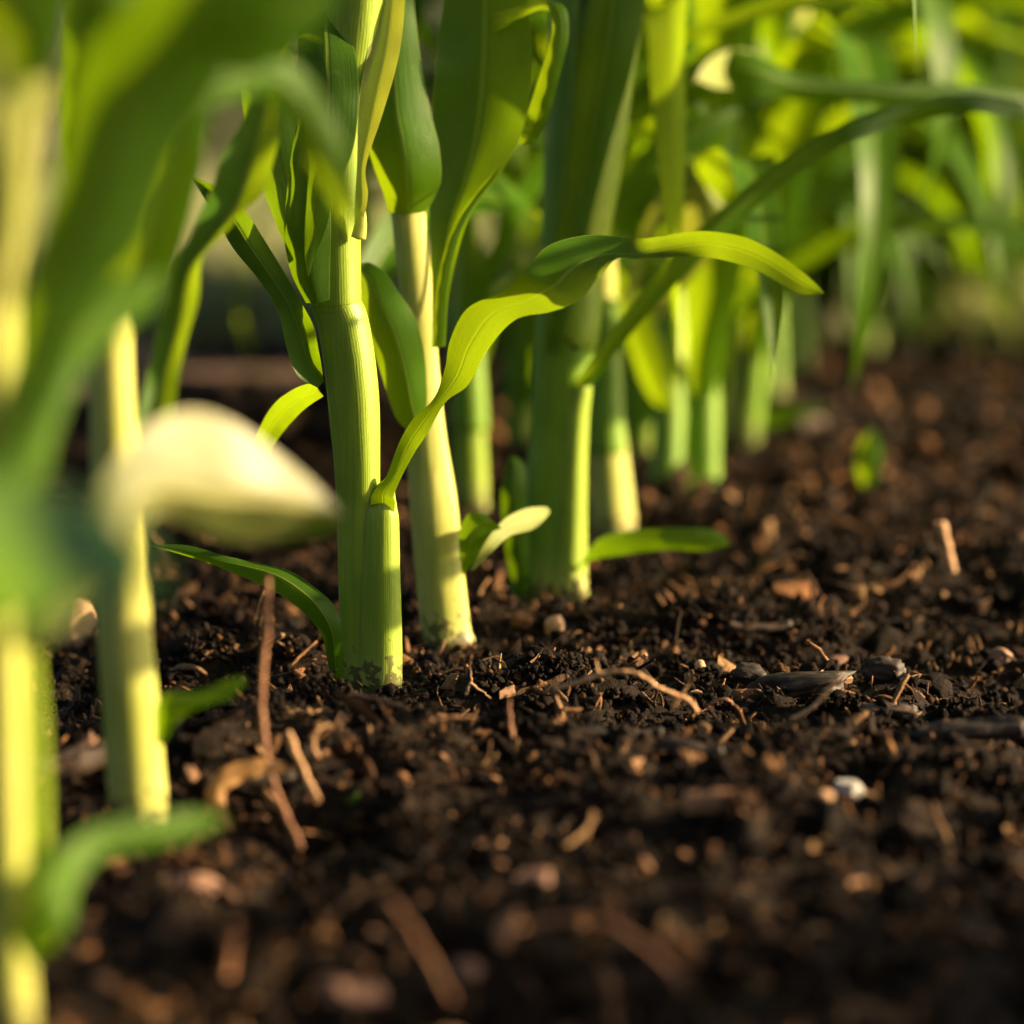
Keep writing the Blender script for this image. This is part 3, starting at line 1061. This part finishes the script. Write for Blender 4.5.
leaf(B0, YB, [(72, 240, 90, 240, -4), (60, 140, 84, 140, -6), (64, 50, 106, 60, -8), (70, 0, 112, 0, -8), (80, -100, 110, -100, -6), (95, -160, -4)], M_LEAF, fold=.15)

# --- nearest plant at the left edge
YA = gy(1032)
A0 = tag(empty('corn_plant', ground_base(12, 1032)),
         'nearest blurred corn plant at the left edge, a leaf trailing over the soil', 'corn plant', 'corn plants of the row')
stalk(A0, YA, [(-16, 37, 1050), (-14, 35, 1010), (-12, 31, 960), (-11, 27, 900), (-13, 24, 800), (-17, 22, 680), (-20, 19, 560), (-22, 16, 430), (-24, 15, 330),
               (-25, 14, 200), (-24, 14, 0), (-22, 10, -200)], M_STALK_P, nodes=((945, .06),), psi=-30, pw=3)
stalk(A0, YA, [(8, 56, 945), (12, 50, 900), (19, 47, 850), (22, 46, 780), (22, 43, 720), (20, 37, 660), (18, 30, 590), (16, 24, 540)], M_STALK, 'sheath', dz=7, flat=.6)
leaf(A0, YA, [(8, 930, 30, 966, -8), (38, 888, 67, 928, -6), (58, 852, 79, 882, 2), (95, 826, 106, 856, 10), (150, 816, 156, 846, 18), (196, 811, 202, 833, 26), (226, 818, 30)],
     M_LEAF_B, fold=.12)
leaf(A0, YA, [(-14, 310, 14, 305, -10), (-8, 230, 27, 220, -12), (2, 150, 36, 140, -14), (9, 85, 49, 78, -14)], M_STALK_P, fold=.3)
leaf(A0, YA, [(8, 90, 49, 82, -13), (4, 48, 62, 42, -14), (-22, 18, 72, -2, -14), (-60, -20, 76, -52, -12), (-60, -90, 60, -130, -8), (-20, -200, 20, -220, 0)], M_LEAF_B, fold=.1)
n1 = [(12, 646, 24, 649, 36, 652, -8, -8, -8), (30, 580, 55, 600, 85, 606, -8, -12, -4), (84, 516, 106, 544, 126, 560, -4, -10, 6), (116, 462, 132, 497, 152, 515, 14, 8, 26),
      (145, 428, 164, 488, 172, 516, 34, 28, 50), (190, 411, 200, 495, 205, 532, 56, 50, 76), (234, 423, 236, 499, 240, 541, 76, 70, 98), (279, 455, 281, 502, 282, 541, 92, 88, 112),
      (312, 482, 310, 506, 309, 538, 104, 102, 118), (333, 503, 333, 512, 331, 531, 110, 110, 116), (343, 518, 343, 519, 343, 520, 112, 112, 112)]
n1 = [q[:6] + tuple(v * .66 if v > 0 else v for v in q[6:]) for q in n1]
leaf(A0, YA, [(q[0], q[1], q[4], q[5], q[6], q[8]) for q in n1], M_LEAF_W, ruffle=.01, midline=[(q[2], q[3], q[7]) for q in n1], label='near leaf with its cream sun glare put into the colour')
leaf(A0, YA, [(160, 120, 180, 142, 40), (195, 80, 206, 112, 44), (235, 66, 236, 99, 50), (275, 60, 268, 96, 56), (303, 70, 290, 122, 60), (331, 112, 313, 165, 62), (351, 166, 336, 206, 62),
              (364, 220, 353, 228, 60), (364, 240, 58)], M_LEAF_B, fold=.12)

# --- plant standing outside the frame, its leaves hang into the left side
YZ = .50
Z0 = tag(empty('corn_plant', (-.125, YZ, float(hgt(-.125, YZ)))),
         'very blurred corn plant whose broad dark leaves cross the left side', 'corn plant', 'corn plants of the row')
stalk(Z0, YZ, [(-240, -190, 1150), (-238, -192, 900), (-236, -196, 500), (-234, -200, 100), (-232, -204, -300)], M_STALK)
leaf(Z0, YZ, [(-215, 620, -195, 640, 0), (-140, 520, -120, 640, -40, -50), (-60, 488, -40, 625, -70, -88), (20, 482, 20, 616, -90, -112), (80, 492, 84, 606, -100, -120), (130, 525, 132, 600, -108, -122), (162, 572, -118)], M_LEAF_S, fold=.06)
leaf(Z0, YZ, [(-200, 560, -190, 600, 6), (-100, 520, -90, 580, 20), (-20, 470, 0, 510, 30), (8, 400, 50, 410, 36), (18, 330, 92, 305, 40), (38, 250, 142, 242, 44), (58, 170, 172, 160, 46), (72, 100, 205, 110, 48),
              (86, 50, 232, 62, 48), (130, 0, 275, 22, 46), (172, -60, 292, -40, 44), (230, -130, 300, -120, 40)], M_LEAF, fold=.14)
leaf(Z0, YZ, [(160, 270, 158, 306, 60), (102, 284, 118, 336, 54), (60, 320, 82, 372, 48), (30, 380, 58, 432, 42), (8, 440, 42, 486, 38), (-40, 520, 0, 560, 30), (-120, 600, -100, 620, 16), (-205, 640, -200, 650, 0)],
     M_LEAF_B, fold=.12)
leaf(Z0, YZ, [(-200, 100, -190, 120, 10), (0, -60, 20, -20, 50), (128, 72, 170, -14, 70), (180, 52, 202, -40, 74), (240, 72, 250, -32, 76), (292, 52, 300, -32, 78), (335, 8, 332, -40, 80), (360, -30, 80)], M_LEAF, fold=.12)

# ================================================================== NEIGHBOUR ROW (right of the frame, it shades the stalks)
SUN_EL, SUN_AZ = math.radians(17), math.radians(4)      # azimuth from +X towards +Y
SD = np.array([math.cos(SUN_EL) * math.cos(SUN_AZ), math.cos(SUN_EL) * math.sin(SUN_AZ), math.sin(SUN_EL)])


def side_leaf(parent, Y, pts, t):
    """a blade of a neighbouring plant: rows (x, y, depth offset mm, half width px) on what it shades,
    carried a distance t towards the sun, and joined to its own stalk"""
    P = [py(x, y, Y + o / 1000) + SD * t for x, y, o, h in pts]
    Hw = [h * px(Y) for x, y, o, h in pts]
    st = np.array(parent.location)
    st[2] = P[0][2] * .85
    P = [st, st * .45 + P[0] * .55 + np.array([0, 0, .012])] + P
    Hw = [.004, .009] + Hw
    H0_ = np.array(Hw)
    P = crom(P, 8)
    Hw = np.interp(np.linspace(0, 1, len(P)), np.linspace(0, 1, len(H0_)), H0_)
    T = np.gradient(P, axis=0)
    V, UV, Fc = [], [], []
    for i in range(len(P)):
        w_ = np.cross(SD, T[i])
        w_ /= np.linalg.norm(w_) + 1e-9
        for j in range(7):
            q = j / 3 - 1
            V.append(P[i] + w_ * Hw[i] * q + SD * Hw[i] * .5 * q * q)
            UV.append((j / 6, i * .05))
    for i in range(len(P) - 1):
        for j in range(6):
            a = i * 7 + j
            Fc.append((a, a + 1, a + 8, a + 7))
    return mesh_obj('leaf', V, Fc, M_LEAF, parent, UV)


def side_plant(X, Y, label, rad=.006, h=.42):
    r = tag(empty('corn_plant', (X, Y, float(hgt(X, Y)))), label, 'corn plant', 'corn plants right of the frame')
    zs = np.linspace(-.01, h, 20)
    V, Fc, UV = tube_geo([(X + .01 * math.sin(z * 5), Y, z) for z in zs], rad * (1 - .5 * zs / h), rad * (1 - .5 * zs / h), 20)
    mesh_obj('stalk', V, Fc, M_STALK, r, UV)
    for i in range(3):
        add_blade(r, (X, Y, h * (.8 + .07 * i)), -.6 + .75 * i, .30, .034, 1.2, 4.5, .4)
    return r


S1 = side_plant(.46, YC - .06, 'corn plant of the neighbouring row, level with the sharp plant')
side_leaf(S1, YC, [(385, 600, -26, 12), (385, 602, -12, 30), (385, 600, 4, 32), (385, 604, 16, 20), (385, 610, 26, 2)], .33)
side_leaf(S1, YC, [(604, 243, -56, 4), (604, 243, -44, 6), (604, 242, -26, 6), (604, 243, -6, 6), (600, 248, 6, 1)], .24)
S4 = side_plant(.50, YD + .05, 'corn plant of the neighbouring row, level with the pale stalk')
side_leaf(S4, YD, [(450, 566, 16, 8), (450, 566, 0, 13), (450, 570, -14, 11), (450, 574, -24, 2)], .36)
S5 = side_plant(.52, YB - .055, 'corn plant of the neighbouring row, level with the cream stalk')
side_leaf(S5, YB, [(140, 640, -30, 14), (140, 648, -10, 27), (140, 652, 8, 27), (140, 660, 22, 3)], .46)
S2 = side_plant(.56, 1.12, 'corn plant of the neighbouring row, farther one with broad leaves', .008)
side_leaf(S2, YE, [(575, 200, 20, 60), (575, 190, 2, 175), (575, 180, -14, 175), (575, 200, -26, 80), (575, 220, -34, 4)], .36)
side_leaf(S2, YF, [(612, 400, -20, 30), (612, 380, -6, 58), (612, 370, 10, 60), (612, 380, 24, 4)], .40)
S3 = side_plant(.50, .52, 'corn plant of the neighbouring row, nearest of all and leafy', .007)
for (x_, y_, h_, t_) in ((800, 975, 46, .34), (960, 905, 46, .30), (240, 930, 22, .46)):
    Yg = gy(y_)
    side_leaf(S3, Yg, [(x_, y_, 30, h_ * .6), (x_, y_, 10, h_), (x_, y_, -14, h_), (x_, y_, -44, h_ * .7), (x_, y_, -70, 2)], t_)

# ================================================================== ROW BEHIND
protos = []
for i in range(7):
    protos.append(generic_plant(rad=random.uniform(.0065, .0090), height=random.uniform(.42, .6), nleaf=random.randint(9, 12), az0=random.uniform(-.5, .5)))
for ch in protos[0].children:
    if ch.name.startswith('stalk'):
        ch.data.materials[0] = M_STALK_P
spots = [(704, 503, 1), (668, 508, 1), (742, 452, 1), (640, 470, 0), (690, 440, 0), (655, 420, 0), (612, 440, 0), (772, 408, 1), (800, 372, 1), (868, 356, 1), (560, 430, 0), (520, 452, 0), (600, 400, 0),
         (720, 396, 0), (748, 372, 0)]
rp = random.Random(12)
for i in range(14):
    spots.append((840 + 13 * i + rp.uniform(-12, 12), 338 + rp.uniform(-4, 12), 0))
for i in range(46):                                  # the row widens into the field beyond
    y = 285 + 62 * rp.random() ** .8
    x0 = 880 - (y - 285) * 1.2
    spots.append((min(1015, x0 - 170 + 420 * rp.random()), y + 6 * rp.random(), 0))
for i, (x, y, front) in enumerate(spots):
    p = gp(x, y)
    loc = (p[0], p[1], float(hgt(p[0], p[1])) - .002)
    a = (math.pi / 2 + rp.uniform(-.6, .6)) if front else rp.uniform(0, 6.28)
    s = rp.uniform(.8, 1.15)
    if i < len(protos):
        o = protos[i]
        o.location = loc
        o.rotation_euler = (0, 0, a)
        o.scale = (s, s, s)
    else:
        o = copy_tree(protos[i % len(protos)], loc, a, s)
    o.rotation_euler = (rp.uniform(-.09, .09), rp.uniform(-.12, .12), a)
    o['group'] = 'far corn plants'
    o['category'] = 'corn plant'
    o['label'] = 'far blurred corn plant in the hazy green row running to the back right'

# ================================================================== THINGS ON THE SOIL
def on_soil(x, y, lift=0.0):
    """first point of the soil met by the sight line through (x, y)"""
    k = (512 - y) / F
    D = np.geomspace(.45, 6, 2600)
    X, Y, Z = D * (x - 512) / F, D * (CP + k * SP), CAMH + D * (-SP + k * CP)
    H = hgt(X, Y)
    hit = np.nonzero(Z < H)[0]
    i = int(hit[0]) if len(hit) else len(D) - 1
    return np.array([X[i], Y[i], H[i] + lift])


def strand(name, pts, wpx, mat, label, cat, dy=0.0, n=8, taper=(1, 1), wob=.12, seed=0, branches=()):
    """a root, straw or twig as a tube through image points (x, y, height above soil unused)"""
    base_y = max(q[1] for q in pts)
    Yb = on_soil(pts[0][0], base_y)[1] + dy - .010

    def tube(ps, w0, w1):
        r = np.random.default_rng(seed)
        P = np.array([0, 0, .0022]) + crom([py(q[0], q[1], Yb + (q[2] if len(q) > 2 else 0) / 1000) for q in ps], 7)
        P = P + r.normal(size=P.shape) * .00012
        t = np.linspace(0, 1, len(P))
        A = (w0 + (w1 - w0) * t) * px(Yb) / 2 * (1 + wob * r.normal(size=len(P)))
        T = np.gradient(P, axis=0)
        T /= np.linalg.norm(T, axis=1)[:, None] + 1e-9
        V, Fc = [], []
        for i in range(len(P)):
            ref = np.array([0, 1.0, 0])
            e1 = np.cross(T[i], ref)
            e1 /= np.linalg.norm(e1) + 1e-9
            e2 = np.cross(T[i], e1)
            for j in range(n):
                a = 2 * math.pi * j / n
                V.append(P[i] + (e1 * math.cos(a) + e2 * math.sin(a)) * A[i])
        for i in range(len(P) - 1):
            for j in range(n):
                Fc.append((i * n + j, i * n + (j + 1) % n, (i + 1) * n + (j + 1) % n, (i + 1) * n + j))
        Fc.append(tuple(range(n)))
        Fc.append(tuple(range((len(P) - 1) * n, len(P) * n))[::-1])
        return V, Fc
    V, Fc = tube(pts, wpx * taper[0], wpx * taper[1])
    for b in branches:
        v2, f2 = tube(b, wpx * .8, wpx * .4)
        Fc += [tuple(i + len(V) for i in f) for f in f2]
        V = V + v2
    return tag(mesh_obj(name, V, Fc, mat), label, cat)


strand('dead_stalk', [(268, 584, 6), (267, 640, 4), (262, 690, 2), (264, 740, 0), (272, 785, -6), (287, 825, -14), (302, 858, -22)], 5.8, M_DEAD,
       'tall thin reddish dead stem standing left of the sharp stalk', 'dead stem', dy=.03, branches=([(268, 768, -3), (284, 779, -6)],))
strand('straw_stub', [(288, 741, 10), (302, 775, 3), (318, 810, -5)], 7, M_STRAW, 'short tan straw stub leaning beside the tall dead stem', 'straw', dy=.004)
strand('rootlet', [(318, 766, 0), (313, 750, 0), (318, 738, 0), (330, 733, 2)], 5, M_STRAW, 'tiny hooked pale rootlet right of the straw stub', 'root', dy=.002, taper=(1, .6))
strand('root', [(556, 696, 0), (574, 691, -2), (592, 685, -3), (606, 681, -3), (626, 680, -4), (642, 684, -4), (656, 694, -4), (672, 701, -3), (688, 708, -2), (698, 720, 0)], 4, M_STRAW,
       'wiry pale root looping over the soil right of the sharp stalk', 'root', taper=(1.2, 1.2), branches=([(600, 683, -3), (597, 674, -3), (596, 666, -4)], [(672, 716, -3), (682, 702, -5), (691, 689, -6)]))
strand('twig', [(784, 730, 2), (800, 723, 0), (814, 714, -1), (827, 700, -2), (839, 683, -4)], 4, M_STRAW, 'thin pale twig rising from the soil, right of the looping root', 'twig', taper=(1.5, .8))
strand('twig', [(512, 745, 0), (510, 725, 0), (509, 706, 0)], 4, M_DEAD, 'short upright orange rootlet below the sharp stalk', 'twig', taper=(1.3, .5))
strand('twig', [(466, 702, 0), (471, 688, 0), (470, 674, 0)], 2.6, M_STRAW, 'hair thin upright rootlet right of the sharp stalk foot', 'twig', taper=(1.2, .5), branches=([(470, 690, 0), (484, 700, 0), (490, 706, 0)],))
strand('twig', [(706, 716, 0), (716, 708, -1), (728, 708, -1), (738, 718, 0)], 3, M_DEAD, 'small arched brown rootlet between looping root and pale twig', 'root')
strand('straw_stalk', [(940, 528, 0), (946, 550, 0), (952, 578, 0)], 10, M_STRAW, 'blurred straw standing in the far soil at right', 'straw')
strand('dead_leaf_strip', [(392, 912, 0), (412, 940, -4), (432, 975, -8), (452, 1012, -12)], 5.5, M_DEAD, 'blurred brown strip pointing down in the near soil', 'dead leaf', taper=(.8, 1))
strand('dead_leaf_strip', [(520, 938, 0), (560, 930, 0), (606, 934, -4), (645, 958, -10), (682, 992, -16)], 7.5, M_DEAD, 'blurred brown bent strip lying in the near soil at bottom centre', 'dead leaf', taper=(.7, .9))
strand('straw_stub', [(226, 985, 0), (236, 935, -3)], 12, M_DEAD, 'blurred brown stub at the bottom left of the soil', 'straw')
strand('twig', [(350, 702, 0), (378, 708, 0), (404, 716, 0)], 6, M_BARK_G, 'flat brown twig lying at the foot of the sharp stalk', 'twig', dy=-.006)
strand('twig', [(432, 730, 0), (452, 726, 0), (478, 727, 0)], 7, M_CHIP, 'tan splinter lying right of the sharp stalk foot', 'twig', taper=(.9, .6), dy=-.002)


def stone(name, x, y, wpx, hpx, mat, label, cat, seed, amp=.12, depth=.8, sharp=5, tilt=0.0, base=I3):
    """irregular pebble or clod; (x, y) its foot in the image"""
    r = np.random.default_rng(seed)
    D = base[0].copy()
    for k in range(sharp):
        n = r.normal(size=3)
        n /= np.linalg.norm(n)
        ex = np.clip(D @ n - r.uniform(.6, .9), 0, None)
        D -= ex[:, None] * n * .8
    for f, a in ((1.7, amp), (4, amp * .5), (9, amp * .3), (19, amp * .15)):
        q = D * f + r.uniform(0, 50, 3)
        D = D * (1 + a * (vn(q[:, 0], q[:, 1], seed) + vn(q[:, 1] + 7.3, q[:, 2], seed + 1) + vn(q[:, 2] - 3.1, q[:, 0], seed + 2)))[:, None]
    p = on_soil(x, y)
    s = px(np.linalg.norm(p - CAM))
    D = D * np.array([wpx * s / 2, wpx * s / 2 * depth, hpx * s / 2])
    c, sn = math.cos(tilt), math.sin(tilt)
    D = np.stack([D[:, 0] * c + D[:, 2] * sn, D[:, 1], -D[:, 0] * sn + D[:, 2] * c], 1)
    D += p + np.array([0, wpx * s * .25, hpx * s * .22])
    return tag(mesh_obj(name, D, base[1], mat), label, cat)


stone('stone', 73, 648, 50, 66, M_ROCK, 'rounded ochre stone left of the cream stalk', 'stone', 3, .06, .8, 2, .15)
stone('pebble', 848, 797, 36, 22, M_ROCK_W, 'small whitish angular pebble on the dark soil at right', 'pebble', 4, .12, .8, 7, .3)
stone('pebble', 826, 800, 16, 12, M_ROCK, 'tiny orange pebble just left of the whitish one', 'pebble', 14, .12)
stone('pebble', 535, 896, 44, 30, M_ROCK_P, 'pale pink pebble lying in the near soil at centre', 'pebble', 5, .1, .8, 6, -.3)
stone('pebble', 188, 896, 66, 24, M_ROCK_P, 'wide blurred reddish stone in the near soil at left', 'pebble', 6, .12, .7, 6, .05)
stone('pebble', 1000, 664, 28, 18, M_ROCK_P, 'pinkish pebble at the right edge behind the focus', 'pebble', 7, .1)
stone('pebble', 838, 668, 30, 14, M_ROCK_P, 'flat pinkish pebble behind the pale twig', 'pebble', 8, .1)
stone('pebble', 700, 672, 13, 16, M_ROCK, 'little round ochre pebble behind the looping root', 'pebble', 9, .08)
stone('pebble', 555, 636, 20, 30, M_ROCK, 'small upright ochre clod behind the looping root', 'pebble', 10, .15)
stone('pebble', 300, 884, 46, 20, M_ROCK_P, 'blurred pinkish chip under the tall dead stem', 'pebble', 18, .15)
stone('pebble', 350, 1005, 70, 26, M_ROCK_P, 'large blurred pinkish chip at the bottom edge', 'pebble', 19, .15)
stone('pebble', 466, 980, 30, 24, M_ROCK_P, 'blurred tan pebble near the bottom, left of the bent strip', 'pebble', 20, .12)
stone('clod', 800, 436, 60, 36, M_BARK_G, 'large far blurred pinkish clod right of the green row', 'clod', 12, .15)
stone('clod', 800, 700, 110, 30, M_BARK, 'long dark clod behind the pale twig', 'clod', 15, .22, .5, 6, -.2)
stone('clod', 885, 684, 46, 32, M_BARK, 'lumpy dark brown clod at right behind the grey wood piece', 'clod', 16, .25, .6, 6, .2)
stone('clod', 752, 684, 44, 24, M_BARK, 'low dark clod left of the long one', 'clod', 17, .25, .6, 6, .2)


def slab(name, x, y, wpx, hpx, mat, label, cat, seed, yaw=0.0, roll=0.0, depth=.6):
    """a torn flat piece of bark or wood: long axis along local x"""
    r = np.random.default_rng(seed)
    p = on_soil(x, y)
    s = px(np.linalg.norm(p - CAM))
    L, W, H = wpx * s, wpx * s * depth * .5, hpx * s
    n, m = 22, 8
    V, Fc = [], []
    bend = r.uniform(-.1, .1)
    for side in (1, -1):
        for i in range(n + 1):
            t = i / n
            e = .55 + .45 * math.sin(math.pi * min(1, max(0, t))) ** .5
            jag = 1 + .35 * float(vn(np.array(t * 5.0), np.array(seed * 3.1), 5))
            for j in range(m + 1):
                q = 2 * j / m - 1
                xx = (t - .5) * L + (r.normal() * .02 * L if i in (0, n) else 0)
                rim = (1 - abs(q) ** 4) * (1 if 0 < i < n else .35)
                zz = side * H / 2 * (.25 + .75 * rim) * (1 + .9 * float(vn(np.array(t * 4.0 + side), np.array(q * 2.2 + seed), 6)) + r.normal() * .03) + bend * L * (t - .5) ** 2 * 2
                V.append((xx, q * W / 2 * e * jag, zz))
    w = m + 1
    o1 = (n + 1) * w
    for i in range(n):
        for j in range(m):
            a = i * w + j
            Fc.append((a, a + w, a + w + 1, a + 1))
            Fc.append((o1 + a, o1 + a + 1, o1 + a + w + 1, o1 + a + w))
    for i in range(n):
        for j in (0, m):
            a, b = i * w + j, (i + 1) * w + j
            Fc.append((a, o1 + a, o1 + b, b) if j else (a, b, o1 + b, o1 + a))
    for j in range(m):
        for i in (0, n):
            a = i * w + j
            Fc.append((a, a + 1, o1 + a + 1, o1 + a) if i == 0 else (a, o1 + a, o1 + a + 1, a + 1))
    V = np.array(V)
    o = mesh_obj(name, V, Fc, mat, None, origin=np.zeros(3), smooth=False)
    o.location = p + np.array([0, 0, H * .35 + abs(math.sin(roll)) * L * .35])
    o.rotation_euler = (random.uniform(-.3, .5), roll, yaw)
    return tag(o, label, cat)


slab('bark_piece', 84, 778, 105, 26, M_BARK_G, 'flat brown bark slab between the cream stalk and left edge', 'bark', 1, .5, -.15)
slab('bark_piece', 888, 716, 56, 11, M_BARK_G, 'flat grey brown wood piece lying right of the pale twig', 'bark', 2, .1, .05)
slab('bark_piece', 715, 808, 62, 18, M_CHIP, 'tan wood flake right of centre in front of the focus', 'bark', 3, -.2, -.05)
slab('bark_piece', 760, 632, 64, 9, M_BARK_G, 'long grey wood piece lying behind the dark clods', 'bark', 4, .1, 0)
slab('bark_piece', 690, 760, 70, 16, M_BARK, 'dark wet bark piece in the soil below the looping root', 'bark', 5, -.3, .1)
slab('bark_piece', 620, 742, 90, 14, M_BARK, 'dark flat bark strip below the looping root', 'bark', 6, .15, .05)
slab('bark_piece', 250, 790, 90, 14, M_BARK, 'dark bark strip left of the straw stub', 'bark', 7, .1, -.05)
slab('bark_piece', 970, 740, 110, 16, M_BARK, 'long dark bark strip at the right edge', 'bark', 8, -.1, -.1)

Yd = on_soil(245, 832)[1]


def loose_leaf(name, Y, st, mat, label, cat, fold=.15):
    p = py(st[0][0], st[0][1], Y)
    r = empty(name, (p[0], Y, p[2]))
    tag(r, label, cat)
    leaf(r, Y, st, mat, fold=fold, ruffle=.08, name='blade')
    return r


loose_leaf('dry_leaf', Yd, [(228, 832, 240, 838, 0), (208, 806, 228, 812, 4), (208, 784, 226, 794, 6), (224, 768, 238, 784, 8), (254, 758, 260, 776, 10), (286, 762, 284, 772, 12)], M_DRYLEAF,
           'curled orange brown dry leaf scrap beside the tall dead stem', 'dry leaf')
loose_leaf('dry_leaf', Yd, [(190, 828, 196, 838, 6), (215, 838, 218, 850, 0), (245, 858, 243, 868, -6), (256, 868, -8)], M_DRYLEAF, 'thin orange dry leaf scrap lying at the tip of the trailing leaf', 'dry leaf')
loose_leaf('leaf_scrap', on_soil(358, 803)[1], [(346, 803, 0), (352, 795, 354, 804, 0), (362, 793, 364, 802, 2), (373, 799, 2)], M_LEAF_B, 'tiny yellow green leaf scrap on dark soil below the sharp stalk', 'leaf scrap')
loose_leaf('seedling', on_soil(870, 492)[1], [(864, 494, 874, 494, 0), (856, 468, 880, 470, -2), (858, 446, 882, 448, -3), (868, 432, 876, 434, -3), (872, 428, -3)], M_LEAF_B, 'small blurred yellow seedling alone in the far soil at right', 'seedling')
loose_leaf('leaf_scrap', gy(452), [(700, 446, 706, 456, 0), (735, 424, 740, 438, 0), (775, 408, 778, 426, 0), (812, 404, 810, 416, 0), (830, 408, 0)], M_LEAF, 'dull green blurred leaf lying over the far pinkish clod', 'leaf scrap')

# wood chips strewn over the soil, each its own object
chip_protos = []


def chip_mesh(seed):
    r = np.random.default_rng(seed)
    n = 9
    ang = np.sort(r.uniform(0, 2 * math.pi, n))
    el = r.uniform(.3, .6)
    rad = r.uniform(.65, 1.1, n)
    V = []
    bx, by = r.uniform(-.4, .4, 2)
    for layer, zt in enumerate((-1, 1)):
        for a, q in zip(ang, rad):
            x, y = math.cos(a) * q, math.sin(a) * q * el
            V.append((x, y, zt * .11 + bx * x * x * .5 + by * x * y + r.normal() * .03))
        V.append((0, 0, zt * .16))
    Fc = []
    for j in range(n):
        k = (j + 1) % n
        Fc.append((n, k, j))
        Fc.append((2 * n + 1, n + 1 + j, n + 1 + k))
        Fc.append((j, k, n + 1 + k, n + 1 + j))
    return np.array(V) * .5, Fc


first = {}
rc = random.Random(21)
spots = []
while len(spots) < 150:
    y = rc.uniform(390, 1010)
    x = rc.uniform(20, 1015)
    if x < 380 and y < 690:
        if rc.random() < .6:
            continue
    spots.append((x, y))
for i, (x, y) in enumerate(spots):
    k = i % 9
    p = on_soil(x, y, .0012)
    size = rc.lognormvariate(math.log(.0070), .4) * (1.0 if p[1] < 1.1 else 1.35)
    size = min(size, .012)
    mat = M_CHIP
    if k not in first:
        V, Fc = chip_mesh(300 + k)
        o = mesh_obj('wood_chip', V, Fc, mat, None, smooth=False, origin=np.zeros(3))
        first[k] = o
    else:
        o = first[k].copy()
        COL.objects.link(o)
    o.location = p
    o.scale = (size, size * rc.uniform(.7, 1.2), size)
    o.rotation_euler = (rc.uniform(-.9, .9), rc.uniform(-.8, .8), rc.uniform(0, 6.28))
    tag(o, 'small tan wood chip strewn on the dark soil', 'wood chip', 'wood chips strewn over the soil')

# ================================================================== LIGHT
sd = Vector((math.cos(SUN_EL) * math.cos(SUN_AZ), math.cos(SUN_EL) * math.sin(SUN_AZ), math.sin(SUN_EL)))
ld = bpy.data.lights.new('sun', 'SUN')
ld.energy = 5.0
ld.angle = math.radians(.6)
ld.color = (1.0, .735, .42)
lo = bpy.data.objects.new('sun', ld)
COL.objects.link(lo)
lo.rotation_euler = sd.to_track_quat('Z', 'Y').to_euler()
lo.location = (3, 0, 2)

w = bpy.data.worlds.new('World')
sc.world = w
w.use_nodes = True
nt = w.node_tree
nt.nodes.clear()
sky = nt.nodes.new('ShaderNodeTexSky')
sky.sky_type = 'NISHITA'
sky.sun_disc = False
sky.dust_density = 5.0
sky.ozone_density = 0.0
sky.air_density = 0.7
sky.sun_elevation = SUN_EL
sky.sun_rotation = math.pi / 2 - SUN_AZ
bg = nt.nodes.new('ShaderNodeBackground')
bg.inputs[1].default_value = .05
ow = nt.nodes.new('ShaderNodeOutputWorld')
nt.links.new(sky.outputs[0], bg.inputs[0])
nt.links.new(bg.outputs[0], ow.inputs[0])

sc.view_settings.view_transform = 'Standard'
sc.view_settings.look = 'None'
sc.view_settings.exposure = 2.1
sc.view_settings.gamma = 1.0
sc.render.engine = 'CYCLES'
sc.cycles.use_denoising = True
sc.cycles.denoiser = 'OPENIMAGEDENOISE'
sc.cycles.max_bounces = 8
sc.cycles.transmission_bounces = 6
sc.cycles.diffuse_bounces = 4
sc.cycles.sample_clamp_indirect = 6
